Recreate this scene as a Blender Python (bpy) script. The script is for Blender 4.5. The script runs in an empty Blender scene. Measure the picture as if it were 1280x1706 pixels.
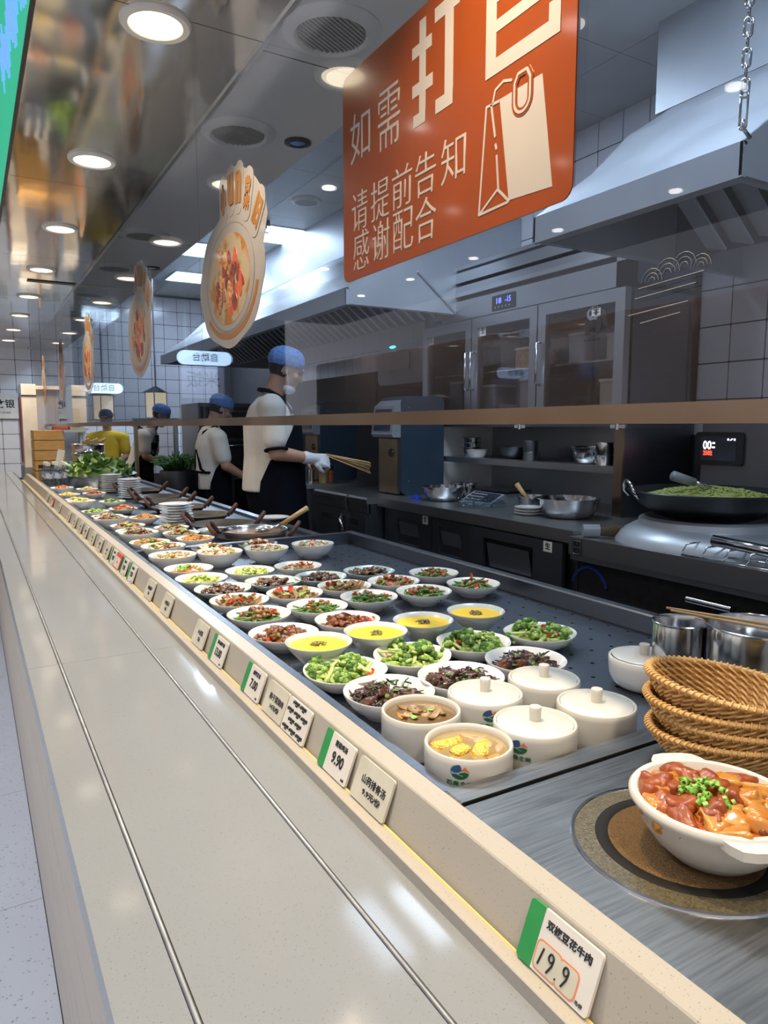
import bpy, bmesh, math, random
from mathutils import Vector, Matrix, noise
S = bpy.context.scene
C = S.collection
PI = math.pi
H0 = 1.335                      # height of the lens above the floor; measured heights are relative to it
def z(h): return H0 + h

# ------------------------------------------------------------------ camera, world, exposure
cd = bpy.data.cameras.new('camera'); cam = bpy.data.objects.new('camera', cd); C.objects.link(cam)
cd.sensor_fit = 'AUTO'; cd.sensor_width = 36; cd.lens = 1185 / 1706 * 36; cd.clip_start = .02
cam.location = (0, 0, H0); cam.rotation_euler = (math.radians(90 - 6.8332), 0, math.radians(-30.1419))
S.camera = cam
w = bpy.data.worlds.new('hall_light'); S.world = w; w.use_nodes = True
w.node_tree.nodes['Background'].inputs[0].default_value = (.68, .69, .77, 1)
w.node_tree.nodes['Background'].inputs[1].default_value = .82
S.view_settings.view_transform = 'Standard'; S.view_settings.look = 'None'
S.view_settings.exposure = 0.0; S.view_settings.gamma = 1; S.view_settings.use_curve_mapping = False
LAMP_W, KITCHEN_W, HALL_W = 9.0, 36.0, 60.0

# ------------------------------------------------------------------ materials
MATS = {}
def mat(n, col, rough=.5, metal=0., col2=None, sc=20, stretch=None, bump=0., bsc=60, emit=0., coat=0., spec=.5, lo=.35, hi=.65, det=3, rv=0., sss=0.):
    m = bpy.data.materials.new(n); m.use_nodes = True; MATS[n] = m
    N = m.node_tree.nodes; L = m.node_tree.links; p = N['Principled BSDF']
    c4 = tuple(col) + (1,)
    p.inputs['Base Color'].default_value = c4; p.inputs['Roughness'].default_value = rough
    p.inputs['Metallic'].default_value = metal; p.inputs['Specular IOR Level'].default_value = spec
    p.inputs['Coat Weight'].default_value = coat; p.inputs['Coat Roughness'].default_value = .08
    if sss: p.inputs['Subsurface Weight'].default_value = sss; p.inputs['Subsurface Radius'].default_value = (.01, .006, .003); p.inputs['Subsurface Scale'].default_value = .4
    if emit:
        p.inputs['Emission Color'].default_value = c4; p.inputs['Emission Strength'].default_value = emit
    tc = N.new('ShaderNodeTexCoord'); src = tc.outputs['Object']
    if stretch:
        mp = N.new('ShaderNodeMapping'); mp.inputs['Scale'].default_value = stretch; L.new(src, mp.inputs[0]); src = mp.outputs[0]
    if col2 is not None or rv:
        t = N.new('ShaderNodeTexNoise'); t.inputs['Scale'].default_value = sc; t.inputs['Detail'].default_value = det; L.new(src, t.inputs[0])
        if col2 is not None:
            r = N.new('ShaderNodeValToRGB'); r.color_ramp.elements[0].position = lo; r.color_ramp.elements[1].position = hi
            r.color_ramp.elements[0].color = c4; r.color_ramp.elements[1].color = tuple(col2) + (1,)
            L.new(t.outputs[0], r.inputs[0]); L.new(r.outputs[0], p.inputs['Base Color'])
        if rv:
            q = N.new('ShaderNodeMapRange'); q.inputs[3].default_value = max(.02, rough - rv); q.inputs[4].default_value = rough + rv
            q.inputs[1].default_value = .3; q.inputs[2].default_value = .7
            L.new(t.outputs[0], q.inputs[0]); L.new(q.outputs[0], p.inputs['Roughness'])
    if bump:
        t2 = N.new('ShaderNodeTexNoise'); t2.inputs['Scale'].default_value = bsc; t2.inputs['Detail'].default_value = 2; L.new(src, t2.inputs[0])
        b = N.new('ShaderNodeBump'); b.inputs['Strength'].default_value = min(1, bump); b.inputs['Distance'].default_value = .01
        L.new(t2.outputs[0], b.inputs['Height']); L.new(b.outputs[0], p.inputs['Normal'])
    return m
def speck(n, base, dots, sc, thr, rough, spec=.5):        # pale stone with small flecks
    m = bpy.data.materials.new(n); m.use_nodes = True; MATS[n] = m
    N = m.node_tree.nodes; L = m.node_tree.links; p = N['Principled BSDF']; p.inputs['Roughness'].default_value = rough; p.inputs['Specular IOR Level'].default_value = spec
    tc = N.new('ShaderNodeTexCoord'); v = N.new('ShaderNodeTexVoronoi'); v.inputs['Scale'].default_value = sc; L.new(tc.outputs['Object'], v.inputs[0])
    nz = N.new('ShaderNodeTexNoise'); nz.inputs['Scale'].default_value = sc * .6; L.new(tc.outputs['Object'], nz.inputs[0])
    a = N.new('ShaderNodeMath'); a.operation = 'MULTIPLY'; L.new(v.outputs[0], a.inputs[0]); L.new(nz.outputs[0], a.inputs[1])
    r = N.new('ShaderNodeValToRGB'); e = r.color_ramp.elements; e[0].position = thr * .5; e[1].position = thr
    e[0].color = tuple(dots) + (1,); e[1].color = tuple(base) + (1,)
    L.new(a.outputs[0], r.inputs[0])
    n2 = N.new('ShaderNodeTexNoise'); n2.inputs['Scale'].default_value = 5; L.new(tc.outputs['Object'], n2.inputs[0])
    mx = N.new('ShaderNodeMix'); mx.data_type = 'RGBA'; mx.blend_type = 'MULTIPLY'; mx.inputs[0].default_value = .35
    r2 = N.new('ShaderNodeValToRGB'); r2.color_ramp.elements[0].color = (.72, .72, .72, 1); r2.color_ramp.elements[1].color = (1, 1, 1, 1)
    L.new(n2.outputs[0], r2.inputs[0]); L.new(r.outputs[0], mx.inputs[6]); L.new(r2.outputs[0], mx.inputs[7]); L.new(mx.outputs[2], p.inputs['Base Color'])
    return m
def glassmat(n, tint, k=1.0, f0=.04, rough=.0):              # clear pane: transparent plus a Fresnel mirror
    m = bpy.data.materials.new(n); m.use_nodes = True; MATS[n] = m
    N = m.node_tree.nodes; L = m.node_tree.links; N.remove(N['Principled BSDF'])
    g = N.new('ShaderNodeNewGeometry'); d = N.new('ShaderNodeVectorMath'); d.operation = 'DOT_PRODUCT'
    L.new(g.outputs['Incoming'], d.inputs[0]); L.new(g.outputs['Normal'], d.inputs[1])
    ab = N.new('ShaderNodeMath'); ab.operation = 'ABSOLUTE'; L.new(d.outputs['Value'], ab.inputs[0])
    om = N.new('ShaderNodeMath'); om.operation = 'SUBTRACT'; om.inputs[0].default_value = 1; L.new(ab.outputs[0], om.inputs[1])
    pw = N.new('ShaderNodeMath'); pw.operation = 'POWER'; pw.inputs[1].default_value = 5; L.new(om.outputs[0], pw.inputs[0])
    ma = N.new('ShaderNodeMath'); ma.operation = 'MULTIPLY_ADD'; ma.inputs[1].default_value = k * (1 - f0); ma.inputs[2].default_value = f0; L.new(pw.outputs[0], ma.inputs[0])
    t = N.new('ShaderNodeBsdfTransparent'); t.inputs[0].default_value = tuple(tint) + (1,)
    gl = N.new('ShaderNodeBsdfGlossy'); gl.inputs['Roughness'].default_value = rough
    mx = N.new('ShaderNodeMixShader'); L.new(ma.outputs[0], mx.inputs[0]); L.new(t.outputs[0], mx.inputs[1]); L.new(gl.outputs[0], mx.inputs[2])
    L.new(mx.outputs[0], N['Material Output'].inputs[0])
    return m
quartz = speck('quartz', (.262, .274, .285), (.12, .12, .115), 300, .075, .085, .13)
quartz2 = speck('quartz_fascia', (.445, .408, .35), (.25, .20, .14), 260, .08, .32, .25)
terrazzo = speck('terrazzo', (.50, .52, .58), (.27, .28, .31), 70, .11, .30)
steel = mat('brushed_steel', (.46, .465, .475), .36, 1, (.50, .505, .515), 30, (.5, 12, 12), rv=.03)
deck_steel = mat('deck_steel', (.20, .22, .26), .34, 1, (.235, .26, .305), 30, (.5, 8, 8), rv=.04)
hot_steel = mat('worn_deck_steel', (.235, .23, .225), .34, 1, (.30, .295, .285), 22, (.5, 12, 12), rv=.03)
dark_steel = mat('dark_steel', (.20, .21, .235), .40, 1, (.225, .235, .26), 30, (.5, 12, 12), rv=.03)
hood_steel = mat('hood_steel', (.50, .53, .58), .42, .55, (.56, .59, .63), 3, rv=.05)
mirror = mat('mirror_steel', (.80, .76, .71), .085, 1, (.72, .685, .64), 2.2, bump=.16, bsc=3.2, rv=.03)
chrome = mat('chrome', (.62, .62, .63), .16, 1, rv=.05, sc=30)
bronze = mat('bronze_trim', (.36, .27, .19), .34, 1, (.42, .32, .23), 4, (30, 1, 1), rv=.05)
soffit_m = mat('soffit_grey', (.74, .74, .735), .45, 0, (.77, .77, .76), 3)
white_p = mat('white_paint', (.84, .83, .80), .45, 0, (.70, .70, .68), 6)
grille_m = mat('vent_grille', (.30, .28, .26), .6, 0, (.16, .14, .12), 30)
black = mat('black_plastic', (.012, .012, .014), .4, 0, (.02, .02, .022), 30)
glow = mat('lamp_glow', (1, .86, .62), .4, emit=5)
kglow = mat('panel_glow', (.72, .90, 1), .4, emit=4)
sglow = mat('spot_glow', (1, .95, .88), .4, emit=8)
signglow = mat('sign_glow', (.50, .72, 1), .4, emit=3.5)
green_lit = mat('green_backlit', (.02, .55, .30), .35, emit=.62)
blue_lit = mat('blue_backlit', (.16, .36, .95), .35, emit=1.0)
orange = mat('orange_film', (.27, .052, .007), .22, 0, (.25, .048, .006), 8, coat=.6)
offwhite = mat('print_white', (.44, .40, .37), .45, 0, (.42, .38, .35), 10)
ceram = mat('white_ceramic', (.86, .84, .80), .20, 0, (.83, .81, .77), 12, coat=.3)
cream = mat('cream_ceramic', (.66, .63, .565), .30, 0, (.63, .60, .535), 12, coat=.15)
celadon = mat('celadon_ceramic', (.60, .70, .64), .18, 0, (.56, .66, .60), 12, coat=.3)
greyglaze = mat('grey_green_glaze', (.58, .61, .56), .2, 0, (.68, .70, .65), 9, coat=.3)
ink = mat('ink', (.02, .02, .022), .5)
redink = mat('red_ink', (.75, .16, .08), .5)
tagwhite = mat('tag_white', (.76, .72, .66), .32, 0, (.72, .68, .62), 20, coat=.3)
tagold = mat('tag_laminate', (.66, .63, .52), .35, 0, (.58, .55, .44), 24, coat=.3)
taggreen = mat('tag_green', (.02, .27, .07), .3, 0, (.03, .30, .08), 20, coat=.3)
tagred = mat('tag_red', (.62, .10, .07), .35, 0, (.66, .13, .09), 20)
caulk = mat('yellow_caulk', (.80, .62, .22), .5, 0, (.74, .56, .18), 12)
logo_b = mat('logo_blue', (.03, .09, .22), .3); logo_o = mat('logo_orange', (.80, .20, .03), .3); logo_g = mat('logo_green', (.02, .13, .06), .3)
wood = mat('pale_wood', (.62, .40, .18), .5, 0, (.50, .30, .12), 14, (1, 1, 12))
bamboo = mat('bamboo_slat', (.60, .36, .13), .5, 0, (.50, .28, .09), 5, (3, 3, 30))
rattan = mat('rattan', (.52, .27, .08), .5, 0, (.42, .20, .055), 40)
rattan2 = mat('rattan_pale', (.70, .43, .16), .45, 0, (.58, .33, .11), 40)
iron = mat('cast_iron', (.10, .085, .07), .45, .6, (.16, .12, .09), 14)
rust = mat('rusty_handle', (.16, .07, .045), .6, .3, (.10, .045, .03), 40)
tilew = mat('white_tile', (.78, .78, .83), .18, 0, (.74, .74, .80), 4, coat=.2)
grout = mat('dark_grout', (.05, .05, .055), .8, 0, (.07, .07, .075), 40)
skin = mat('skin', (.52, .29, .19), .5, 0, (.47, .25, .16), 9, sss=.1)
shirt = mat('white_shirt', (.72, .69, .64), .8, 0, (.66, .63, .58), 8, bump=.25, bsc=14)
apron_m = mat('black_apron', (.004, .005, .009), .9, 0, (.006, .007, .012), 8, bump=.2, bsc=12, spec=.08)
capblue = mat('blue_cap', (.09, .22, .55), .75, 0, (.16, .32, .68), 55, bump=.6, bsc=60)
maskw = mat('mask_white', (.72, .75, .80), .8, 0, (.66, .70, .76), 20)
glove_m = mat('white_glove', (.70, .70, .74), .5, 0, (.60, .60, .66), 30, bump=.3, bsc=60)
hairm = mat('black_hair', (.012, .010, .010), .5, 0, (.02, .017, .015), 60)
yellow_c = mat('yellow_cloth', (.72, .47, .03), .8, 0, (.62, .40, .02), 8, bump=.2, bsc=12)
bluebody = mat('slate_blue_plastic', (.035, .060, .095), .28, .1, (.042, .068, .10), 5)
greybody = mat('grey_plastic', (.25, .27, .30), .4, 0, (.28, .30, .33), 5)
screenm = mat('screen_dark', (.03, .035, .05), .12, 0, (.05, .055, .08), 5)
ledred = mat('led_red', (1, .06, .03), .4, emit=3); ledwhite = mat('led_white', (.85, .85, 1), .4, emit=2.5); ledblue = mat('led_blue', (.10, .13, 1), .4, emit=3); ledteal = mat('led_teal', (.1, .9, .8), .4, emit=2)
flame = mat('blue_flame', (.006, .02, .16), .5, emit=.05)
pane = glassmat('sneeze_glass', (.92, .93, .96), f0=.055); fridgepane = glassmat('fridge_glass', (.80, .76, .74), f0=.05)
clearpl = glassmat('clear_plastic', (.80, .86, .90), f0=.07, rough=.1)
# food
F_broc = mat('broccoli_crown', (.045, .14, .018), .6, 0, (.15, .30, .04), 90, bump=.9, bsc=220)
F_broc2 = mat('broccoli_pale', (.27, .43, .07), .5, 0, (.42, .57, .14), 60, bump=.8, bsc=160)
F_stem = mat('broccoli_stem', (.42, .54, .16), .35, 0, (.58, .64, .26), 30)
F_red = mat('red_chili', (.55, .035, .01), .2, 0, (.70, .09, .02), 30, coat=.4)
F_custard = mat('egg_custard', (.86, .57, .045), .4, 0, (.83, .54, .04), 18, spec=.15)
F_scal = mat('scallion', (.12, .34, .03), .35, 0, (.36, .58, .12), 70)
F_dark = mat('preserved_greens', (.018, .014, .010), .35, 0, (.05, .032, .018), 60, coat=.3)
F_pork = mat('braised_pork', (.040, .014, .008), .28, 0, (.12, .040, .018), 40, coat=.2)
F_pork2 = mat('glazed_pork', (.12, .030, .007), .3, 0, (.24, .075, .016), 40, coat=.1)
F_nut = mat('brown_bean', (.15, .040, .012), .3, 0, (.25, .085, .025), 40, coat=.15)
F_bean = mat('green_bean', (.07, .17, .02), .3, 0, (.15, .27, .05), 40, coat=.3)
F_mush = mat('mushroom', (.24, .135, .045), .4, 0, (.42, .27, .115), 40, coat=.1)
F_egg = mat('eggplant', (.045, .022, .018), .25, 0, (.16, .075, .04), 40, coat=.4)
F_squash = mat('green_squash', (.44, .55, .10), .3, 0, (.60, .66, .22), 40, coat=.3)
F_rice = mat('pale_noodle', (.72, .60, .36), .4, 0, (.78, .68, .48), 50)
F_carrot = mat('orange_shred', (.62, .20, .025), .3, 0, (.72, .34, .06), 50, coat=.3)
F_oil = mat('red_oil', (.36, .060, .010), .12, 0, (.44, .11, .02), 20, coat=.5)
F_broth = mat('brown_broth', (.16, .095, .035), .08, 0, (.22, .14, .055), 14, coat=.5)
F_broth2 = mat('golden_broth', (.29, .20, .08), .08, 0, (.37, .27, .115), 14, coat=.5)
F_corn = mat('sweetcorn', (.85, .52, .05), .3, 0, (.88, .60, .12), 120, bump=.8, bsc=150)
F_meat = mat('pale_meat', (.46, .27, .13), .4, 0, (.58, .40, .24), 40, coat=.2)
F_potato = mat('potato_wedge', (.48, .17, .022), .25, 0, (.56, .28, .06), 30, coat=.4)
F_stew = mat('stew_meat', (.22, .040, .010), .34, 0, (.38, .10, .025), 40, coat=.12)
F_leaf = mat('lettuce_leaf', (.10, .22, .035), .45, 0, (.36, .48, .16), 14)
F_cab = mat('shredded_cabbage', (.38, .44, .10), .4, 0, (.52, .56, .20), 40)
F_brown = mat('brown_stirfry', (.22, .10, .03), .3, 0, (.38, .19, .06), 60, coat=.3)

# ------------------------------------------------------------------ mesh helpers
class MB:
    def __init__(s): s.v = []; s.f = []; s.m = []
    def add(s, vs, fs, k=0):
        o = len(s.v); s.v += [tuple(p) for p in vs]; s.f += [tuple(i + o for i in f) for f in fs]; s.m += [k] * len(fs); return s
    def box(s, x0, x1, y0, y1, z0, z1, k=0, M=None):
        vs = [(x, y, q) for q in (z0, z1) for y in (y0, y1) for x in (x0, x1)]
        if M: vs = [M @ Vector(p) for p in vs]
        return s.add(vs, [(0, 2, 3, 1), (4, 5, 7, 6), (0, 1, 5, 4), (2, 6, 7, 3), (0, 4, 6, 2), (1, 3, 7, 5)], k)
    def prism(s, poly, y0, y1, k=0, M=None):                  # polygon in x,z extruded along y
        n = len(poly); vs = [(x, y0, q) for x, q in poly] + [(x, y1, q) for x, q in poly]
        if M: vs = [M @ Vector(p) for p in vs]
        return s.add(vs, [tuple(range(n)), tuple(range(2 * n - 1, n - 1, -1))] + [(i, i + n, (i + 1) % n + n, (i + 1) % n) for i in range(n)], k)
    def slab(s, poly, h0, h1, k=0, M=None):                   # polygon in x,y extruded along z
        n = len(poly); vs = [(x, y, h0) for x, y in poly] + [(x, y, h1) for x, y in poly]
        if M: vs = [M @ Vector(p) for p in vs]
        return s.add(vs, [tuple(range(n - 1, -1, -1)), tuple(range(n, 2 * n))] + [(i, (i + 1) % n, (i + 1) % n + n, i + n) for i in range(n)], k)
    def lathe(s, prof, n=28, k=0, sx=1, sy=1, wave=None, M=None):
        vs = []; fs = []; idx = []
        for j, (r, h) in enumerate(prof):
            row = []
            if r <= 1e-6: row = [len(vs)] * n; vs.append((0, 0, h))
            else:
                for i in range(n):
                    a = 2 * PI * i / n; q = r * (1 + (wave(a, j / (len(prof) - 1)) if wave else 0)); row.append(len(vs)); vs.append((q * math.cos(a) * sx, q * math.sin(a) * sy, h))
            idx.append(row)
        for a, b in zip(idx, idx[1:]):
            for i in range(n):
                q = (a[i], a[(i + 1) % n], b[(i + 1) % n], b[i]); t = tuple(dict.fromkeys(q))
                if len(t) > 2: fs.append(t)
        if M: vs = [M @ Vector(p) for p in vs]
        return s.add(vs, fs, k)
    def cyl(s, x, y, z0, z1, r, n=16, k=0, r2=None):
        r2 = r if r2 is None else r2
        return s.lathe([(0, z0), (r, z0), (r2, z1), (0, z1)], n, k, M=Matrix.Translation((x, y, 0)))
    def tube(s, pts, r, n=8, k=0, caps=True):
        pts = [Vector(p) for p in pts]; rr = r if isinstance(r, (list, tuple)) else [r] * len(pts); vs = []; fs = []; up = None
        for i, p in enumerate(pts):
            t = (pts[min(i + 1, len(pts) - 1)] - pts[max(i - 1, 0)]).normalized()
            if up is None: up = Vector((0, 0, 1)) if abs(t.z) < .9 else Vector((1, 0, 0))
            u = t.cross(up).normalized(); up = u.cross(t).normalized()
            for j in range(n):
                a = 2 * PI * j / n; vs.append(p + (u * math.cos(a) + up * math.sin(a)) * rr[i])
        for i in range(len(pts) - 1):
            for j in range(n): fs.append((i * n + j, i * n + (j + 1) % n, (i + 1) * n + (j + 1) % n, (i + 1) * n + j))
        if caps: fs.append(tuple(range(n - 1, -1, -1))); fs.append(tuple(range((len(pts) - 1) * n, len(pts) * n)))
        return s.add(vs, fs, k)
    def ball(s, c, r, n=12, rings=8, k=0, M=None):
        r = (r, r, r) if not isinstance(r, (list, tuple)) else r
        T = Matrix.Translation(c) @ (M or Matrix()) @ Matrix.Diagonal((r[0], r[1], r[2], 1))
        return s.lathe([(math.sin(PI * i / rings), -math.cos(PI * i / rings)) for i in range(rings + 1)], n, k, M=T)
    def cap(s, a, ra, b, rb, n=14):                           # tapered capsule for limbs
        a = Vector(a); b = Vector(b); d = (b - a); L = d.length; q = d.to_track_quat('Z', 'Y').to_matrix().to_4x4()
        pr = [(ra * math.sin(t), -ra * math.cos(t)) for t in (0, .4, .8, 1.2, PI / 2)] + [(rb * math.cos(t), L + rb * math.sin(t)) for t in (0, .4, .8, 1.2, PI / 2)]
        pr[0] = (0, -ra); pr[-1] = (0, L + rb)
        return s.lathe(pr, n, 0, M=Matrix.Translation(a) @ q)
    def loft(s, secs, n=20, closed=True):                     # secs: (cx, cy, z, rx, ry)
        vs = []; fs = []
        for (cx, cy, h, rx, ry) in secs:
            for i in range(n): a = 2 * PI * i / n; vs.append((cx + rx * math.cos(a), cy + ry * math.sin(a), h))
        for j in range(len(secs) - 1):
            for i in range(n): fs.append((j * n + i, j * n + (i + 1) % n, (j + 1) * n + (i + 1) % n, (j + 1) * n + i))
        fs.append(tuple(range(n - 1, -1, -1))); fs.append(tuple(range((len(secs) - 1) * n, len(secs) * n)))
        return s.add(vs, fs)
    def mesh(s, name, mats, smooth=False):
        me = bpy.data.meshes.new(name); me.from_pydata(s.v, [], s.f)
        for m in (mats if isinstance(mats, (list, tuple)) else [mats]): me.materials.append(m)
        if len(me.materials) > 1: me.polygons.foreach_set('material_index', s.m)
        if smooth is not False:
            me.polygons.foreach_set('use_smooth', [True] * len(me.polygons))
            if smooth is not True: me.set_sharp_from_angle(angle=math.radians(smooth))
        me.update(); return me
def link(name, me, parent=None, loc=(0, 0, 0), rot=(0, 0, 0), scale=None, M=None, kind=None):
    o = bpy.data.objects.new(name, me); C.objects.link(o)
    if M is not None: o.matrix_world = M
    else:
        o.location = loc; o.rotation_euler = rot
        if scale: o.scale = (scale,) * 3 if not isinstance(scale, (tuple, list)) else scale
    if parent: o.parent = parent
    if kind: o['kind'] = kind
    return o
def tag(o, label, cat, group=None):
    o['label'] = label; o['category'] = cat
    if group: o['group'] = group
    return o
def thing(name, label, cat, loc=(0, 0, 0), rz=0, group=None, M=None):
    o = link(name, None, None, loc, (0, 0, rz), M=M); return tag(o, label, cat, group)
def part(name, mb, m, parent, smooth=False, **k): return link(name, mb.mesh(name, m, smooth), parent, **k)
def struct(name, mb, m, smooth=False, parent=None): return part(name, mb, m, parent, smooth, kind='structure')
def bx(*a): return MB().box(*a)
def rrect(x0, x1, y0, y1, r, n=4):
    P = []
    for cx, cy, a0 in ((x1 - r, y1 - r, 0), (x0 + r, y1 - r, 90), (x0 + r, y0 + r, 180), (x1 - r, y0 + r, 270)):
        for i in range(n + 1): a = math.radians(a0 + 90 * i / n); P.append((cx + r * math.cos(a), cy + r * math.sin(a)))
    return P
def frame(o, xd, yd):
    xd = Vector(xd).normalized(); yd = Vector(yd).normalized(); n = xd.cross(yd)
    return Matrix(((xd.x, yd.x, n.x, o[0]), (xd.y, yd.y, n.y, o[1]), (xd.z, yd.z, n.z, o[2]), (0, 0, 0, 1)))
def textmesh(s, size, bold=0., ext=.0004, align='CENTER'):
    cu = bpy.data.curves.new('lettering', 'FONT'); cu.body = s; cu.size = size; cu.offset = bold; cu.extrude = ext; cu.align_x = align; cu.align_y = 'CENTER'; cu.resolution_u = 3
    o = bpy.data.objects.new('lettering', cu); C.objects.link(o)
    dg = bpy.context.evaluated_depsgraph_get(); me = bpy.data.meshes.new_from_object(o.evaluated_get(dg)); bpy.data.objects.remove(o); bpy.data.curves.remove(cu)
    return me
def text(s, size, m, parent, x, y, h=.001, bold=0., wid=None, hei=None, name='lettering', align='CENTER', M=None):
    me = textmesh(s, size, bold, align=align); me.materials.clear(); me.materials.append(m)
    if wid or hei:
        xs = [v.co.x for v in me.vertices]; ys = [v.co.y for v in me.vertices]
        if xs:
            ax = (max(xs) + min(xs)) / 2; ay = (max(ys) + min(ys)) / 2; fx = (wid or (max(xs) - min(xs))) / (max(xs) - min(xs)); fy = (hei or (max(ys) - min(ys))) / (max(ys) - min(ys))
            for v in me.vertices: v.co.x = (v.co.x - ax) * fx; v.co.y = (v.co.y - ay) * fy
    return link(name, me, parent, (x, y, h))

# ------------------------------------------------------------------ the setting
YA, YB, YE = -1.2, 9.6, 11.0
fl = struct('floor', bx(-4, 3.7, -3, YE, -.06, -.012), grout)
me = bx(-.35, .35, -.35, .35, -.012, 0).mesh('floor_tile', terrazzo)
for i in range(-3, 13):
    for j in range(2): link('floor_tile', me, fl, (.106 - .351 - .704 * j, 2.118 - .352 + .704 * i, 0), scale=(.998, 1.003, 1))
kf = struct('floor_kitchen', bx(1.0, 3.7, -1.6, YE, -.012, -.002), dark_steel)
# far wall and kitchen back wall, tiled
wf = struct('wall_far', bx(-3, 3.7, YE, YE + .1, 0, z(1.95)), grout)
tm = MB().slab(rrect(-.0965, .0965, -.0965, .0965, .004, 1), 0, .006).mesh('tile', tilew)
for i in range(16):
    for j in range(13):
        link('tile', tm, wf, (.30 + .2 * i, YE, z(-.60) + .2 * j), (PI / 2, 0, 0))
wr = struct('wall_right', bx(3.6, 3.7, -1.6, YE, 0, z(1.95)), grout)
for i in range(12):
    for j in range(10):
        link('tile', tm, wr, (3.6, 1.36 + .2 * i, z(.05) + .2 * j), (PI / 2, 0, -PI / 2))
for i in range(24):
    for j in range(7):
        link('tile', tm, wr, (3.6, 3.76 + .2 * i, z(.65) + .2 * j), (PI / 2, 0, -PI / 2))
struct('wall_near', bx(1.0, 3.6, -1.7, -1.6, 0, z(1.95)), white_p)
ck = struct('ceiling_kitchen', bx(1.0, 3.7, -1.7, YE, z(1.94), z(2.0)), grout)
cm = bx(-.298, .298, -.298, .298, -.012, 0).mesh('ceiling_panel', mat('ceiling_panel_grey', (.50, .51, .52), .5, 0, (.46, .47, .48), 4))
for i in range(4):
    for j in range(19): link('ceiling_panel', cm, ck, (1.55 + .6 * i, .1 + .6 * j, z(1.94)))
# hall ceiling over the customers' aisle with rows of small spotlights
ch = struct('ceiling_hall', bx(-4, .185, -3, YE, z(1.70), z(1.76)), mat('hall_ceiling_white', (.42, .43, .46), .7))
sp = MB().cyl(0, 0, -.012, 0, .045, 16); sp = sp.mesh('spotlight', sglow)
for i in range(9):
    for j in range(3):
        o = link('spotlight', sp, ch, (-.8 - 1.1 * j, -1.2 + 1.2 * i, z(1.70)))
        if (j < 2 and i < 6) or (j == 2 and i > 1):
            ld = bpy.data.lights.new('spotlight_beam', 'SPOT'); ld.energy = HALL_W * (1.6 if j == 2 else 1); ld.color = (.93, .95, 1); ld.spot_size = math.radians(110); ld.spot_blend = .7; ld.shadow_soft_size = .05; link('spotlight_beam', ld, o, (0, 0, -.02))
wh = struct('wall_hall', bx(-3.3, -3.2, 2.6, 10.2, 0, z(.95)), mat('hall_wood', (.60, .42, .36), .5, 0, (.52, .35, .29), 6, (1, .5, 6)))
for i in range(8): part('wood_panel', bx(-3.2, -3.18, 2.62 + .95 * i, 3.55 + .95 * i, .05, z(.93)), MATS['hall_wood'], wh)
# polished canopy over the counter
cc = struct('ceiling_canopy', bx(.2085, .767, YA, YE, z(1.062), z(1.9)), dark_steel)
ys = [YA, .40, 1.98, 3.5, 5.05, 6.6, 8.1, 9.6, YE]
for a, b in zip(ys, ys[1:]): part('polished_sheet', bx(.2085, .766, a + .0015, b - .0015, z(1.05), z(1.062)), mirror, cc)
part('slot_vent', bx(.43, .75, 5.83, 5.90, z(1.044), z(1.052)), black, cc)
so = struct('ceiling_soffit', bx(.768, 1.20, YA, YE, z(1.05), z(1.10)), soffit_m)
for y in (2.02, 4.3, 6.5, 8.7): part('panel_joint', bx(.772, 1.198, y - .002, y + .002, z(1.0492), z(1.052)), grout, so)
part('edge_trim', bx(.760, .774, YA, YE, z(1.043), z(1.052)), chrome, so)
# green sign board on the canopy's front
gs = thing('shop_sign', 'green backlit sign band with blue handwriting-like strokes above the counter', 'sign', (.207, 0, z(1.05)))
part('light_box', bx(-.01, .0, YA, YE, .004, .62), green_lit, gs)
part('bottom_edge', bx(-.011, .001, YA, YE, -.002, .004), black, gs)
rs = random.Random(4); g = MB()
for i in range(26):
    y = 1.95 + i * .050; h = .05 + .04 * math.sin(i * .9) + i * .007
    g.tube([(-.012, y, h), (-.012, y + .05, h + .12 + .05 * rs.random()), (-.012, y + .08, h + .02 + .06 * rs.random()), (-.012, y + .12, h + .16 + .05 * rs.random())], .0026, 5)
part('brush_lettering', g, blue_lit, gs)

# canopy downlights and their real light
dl_ring = MB().lathe([(.066, -.004), (.070, -.010), (.086, -.011), (.091, -.004), (.091, 0), (.066, 0)], 36).mesh('trim_ring', white_p, 40)
dl_disc = MB().cyl(0, 0, -.006, -.002, .067, 32).mesh('diffuser', glow)
for i, y in enumerate((-.22, .90, 2.03, 3.14, 4.27, 5.42, 6.56, 7.70, 8.84, 9.95)):
    t = thing('downlight', 'round warm downlight in the polished canopy, %s of the row' % ['near end, out of sight', 'out of sight above the hob', 'largest in view', 'second in view', 'third in view', 'fourth in view', 'fifth in view', 'sixth in view', 'seventh in view', 'farthest'][i], 'light', (.487, y, z(1.05)), 0, 'warm downlights in the canopy')
    link('trim_ring', dl_ring, t); link('diffuser', dl_disc, t)
    ld = bpy.data.lights.new('downlight_beam', 'AREA'); ld.shape = 'DISK'; ld.size = .128; ld.spread = math.radians(112); ld.energy = LAMP_W; ld.color = (1, .80, .55)
    lo = link('downlight_beam', ld, t, (0, 0, -.0075))
vr = MB().lathe([(.092, -.010), (.10, -.020), (.118, -.018), (.134, -.004), (.134, 0), (.092, 0)], 40).mesh('vent_ring', white_p, 40)
vb = MB().cyl(0, 0, -.006, -.001, .093, 32).mesh('vent_back', grille_m)
vg = MB()
for i in range(15):
    y = -.084 + .012 * i; q = math.sqrt(max(0, .091 ** 2 - y * y)); vg.box(-q, q, y - .003, y + .003, -.014, -.006)
vg = vg.mesh('louvre', [mat('louvre_grey', (.42, .41, .39), .5)])
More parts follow.
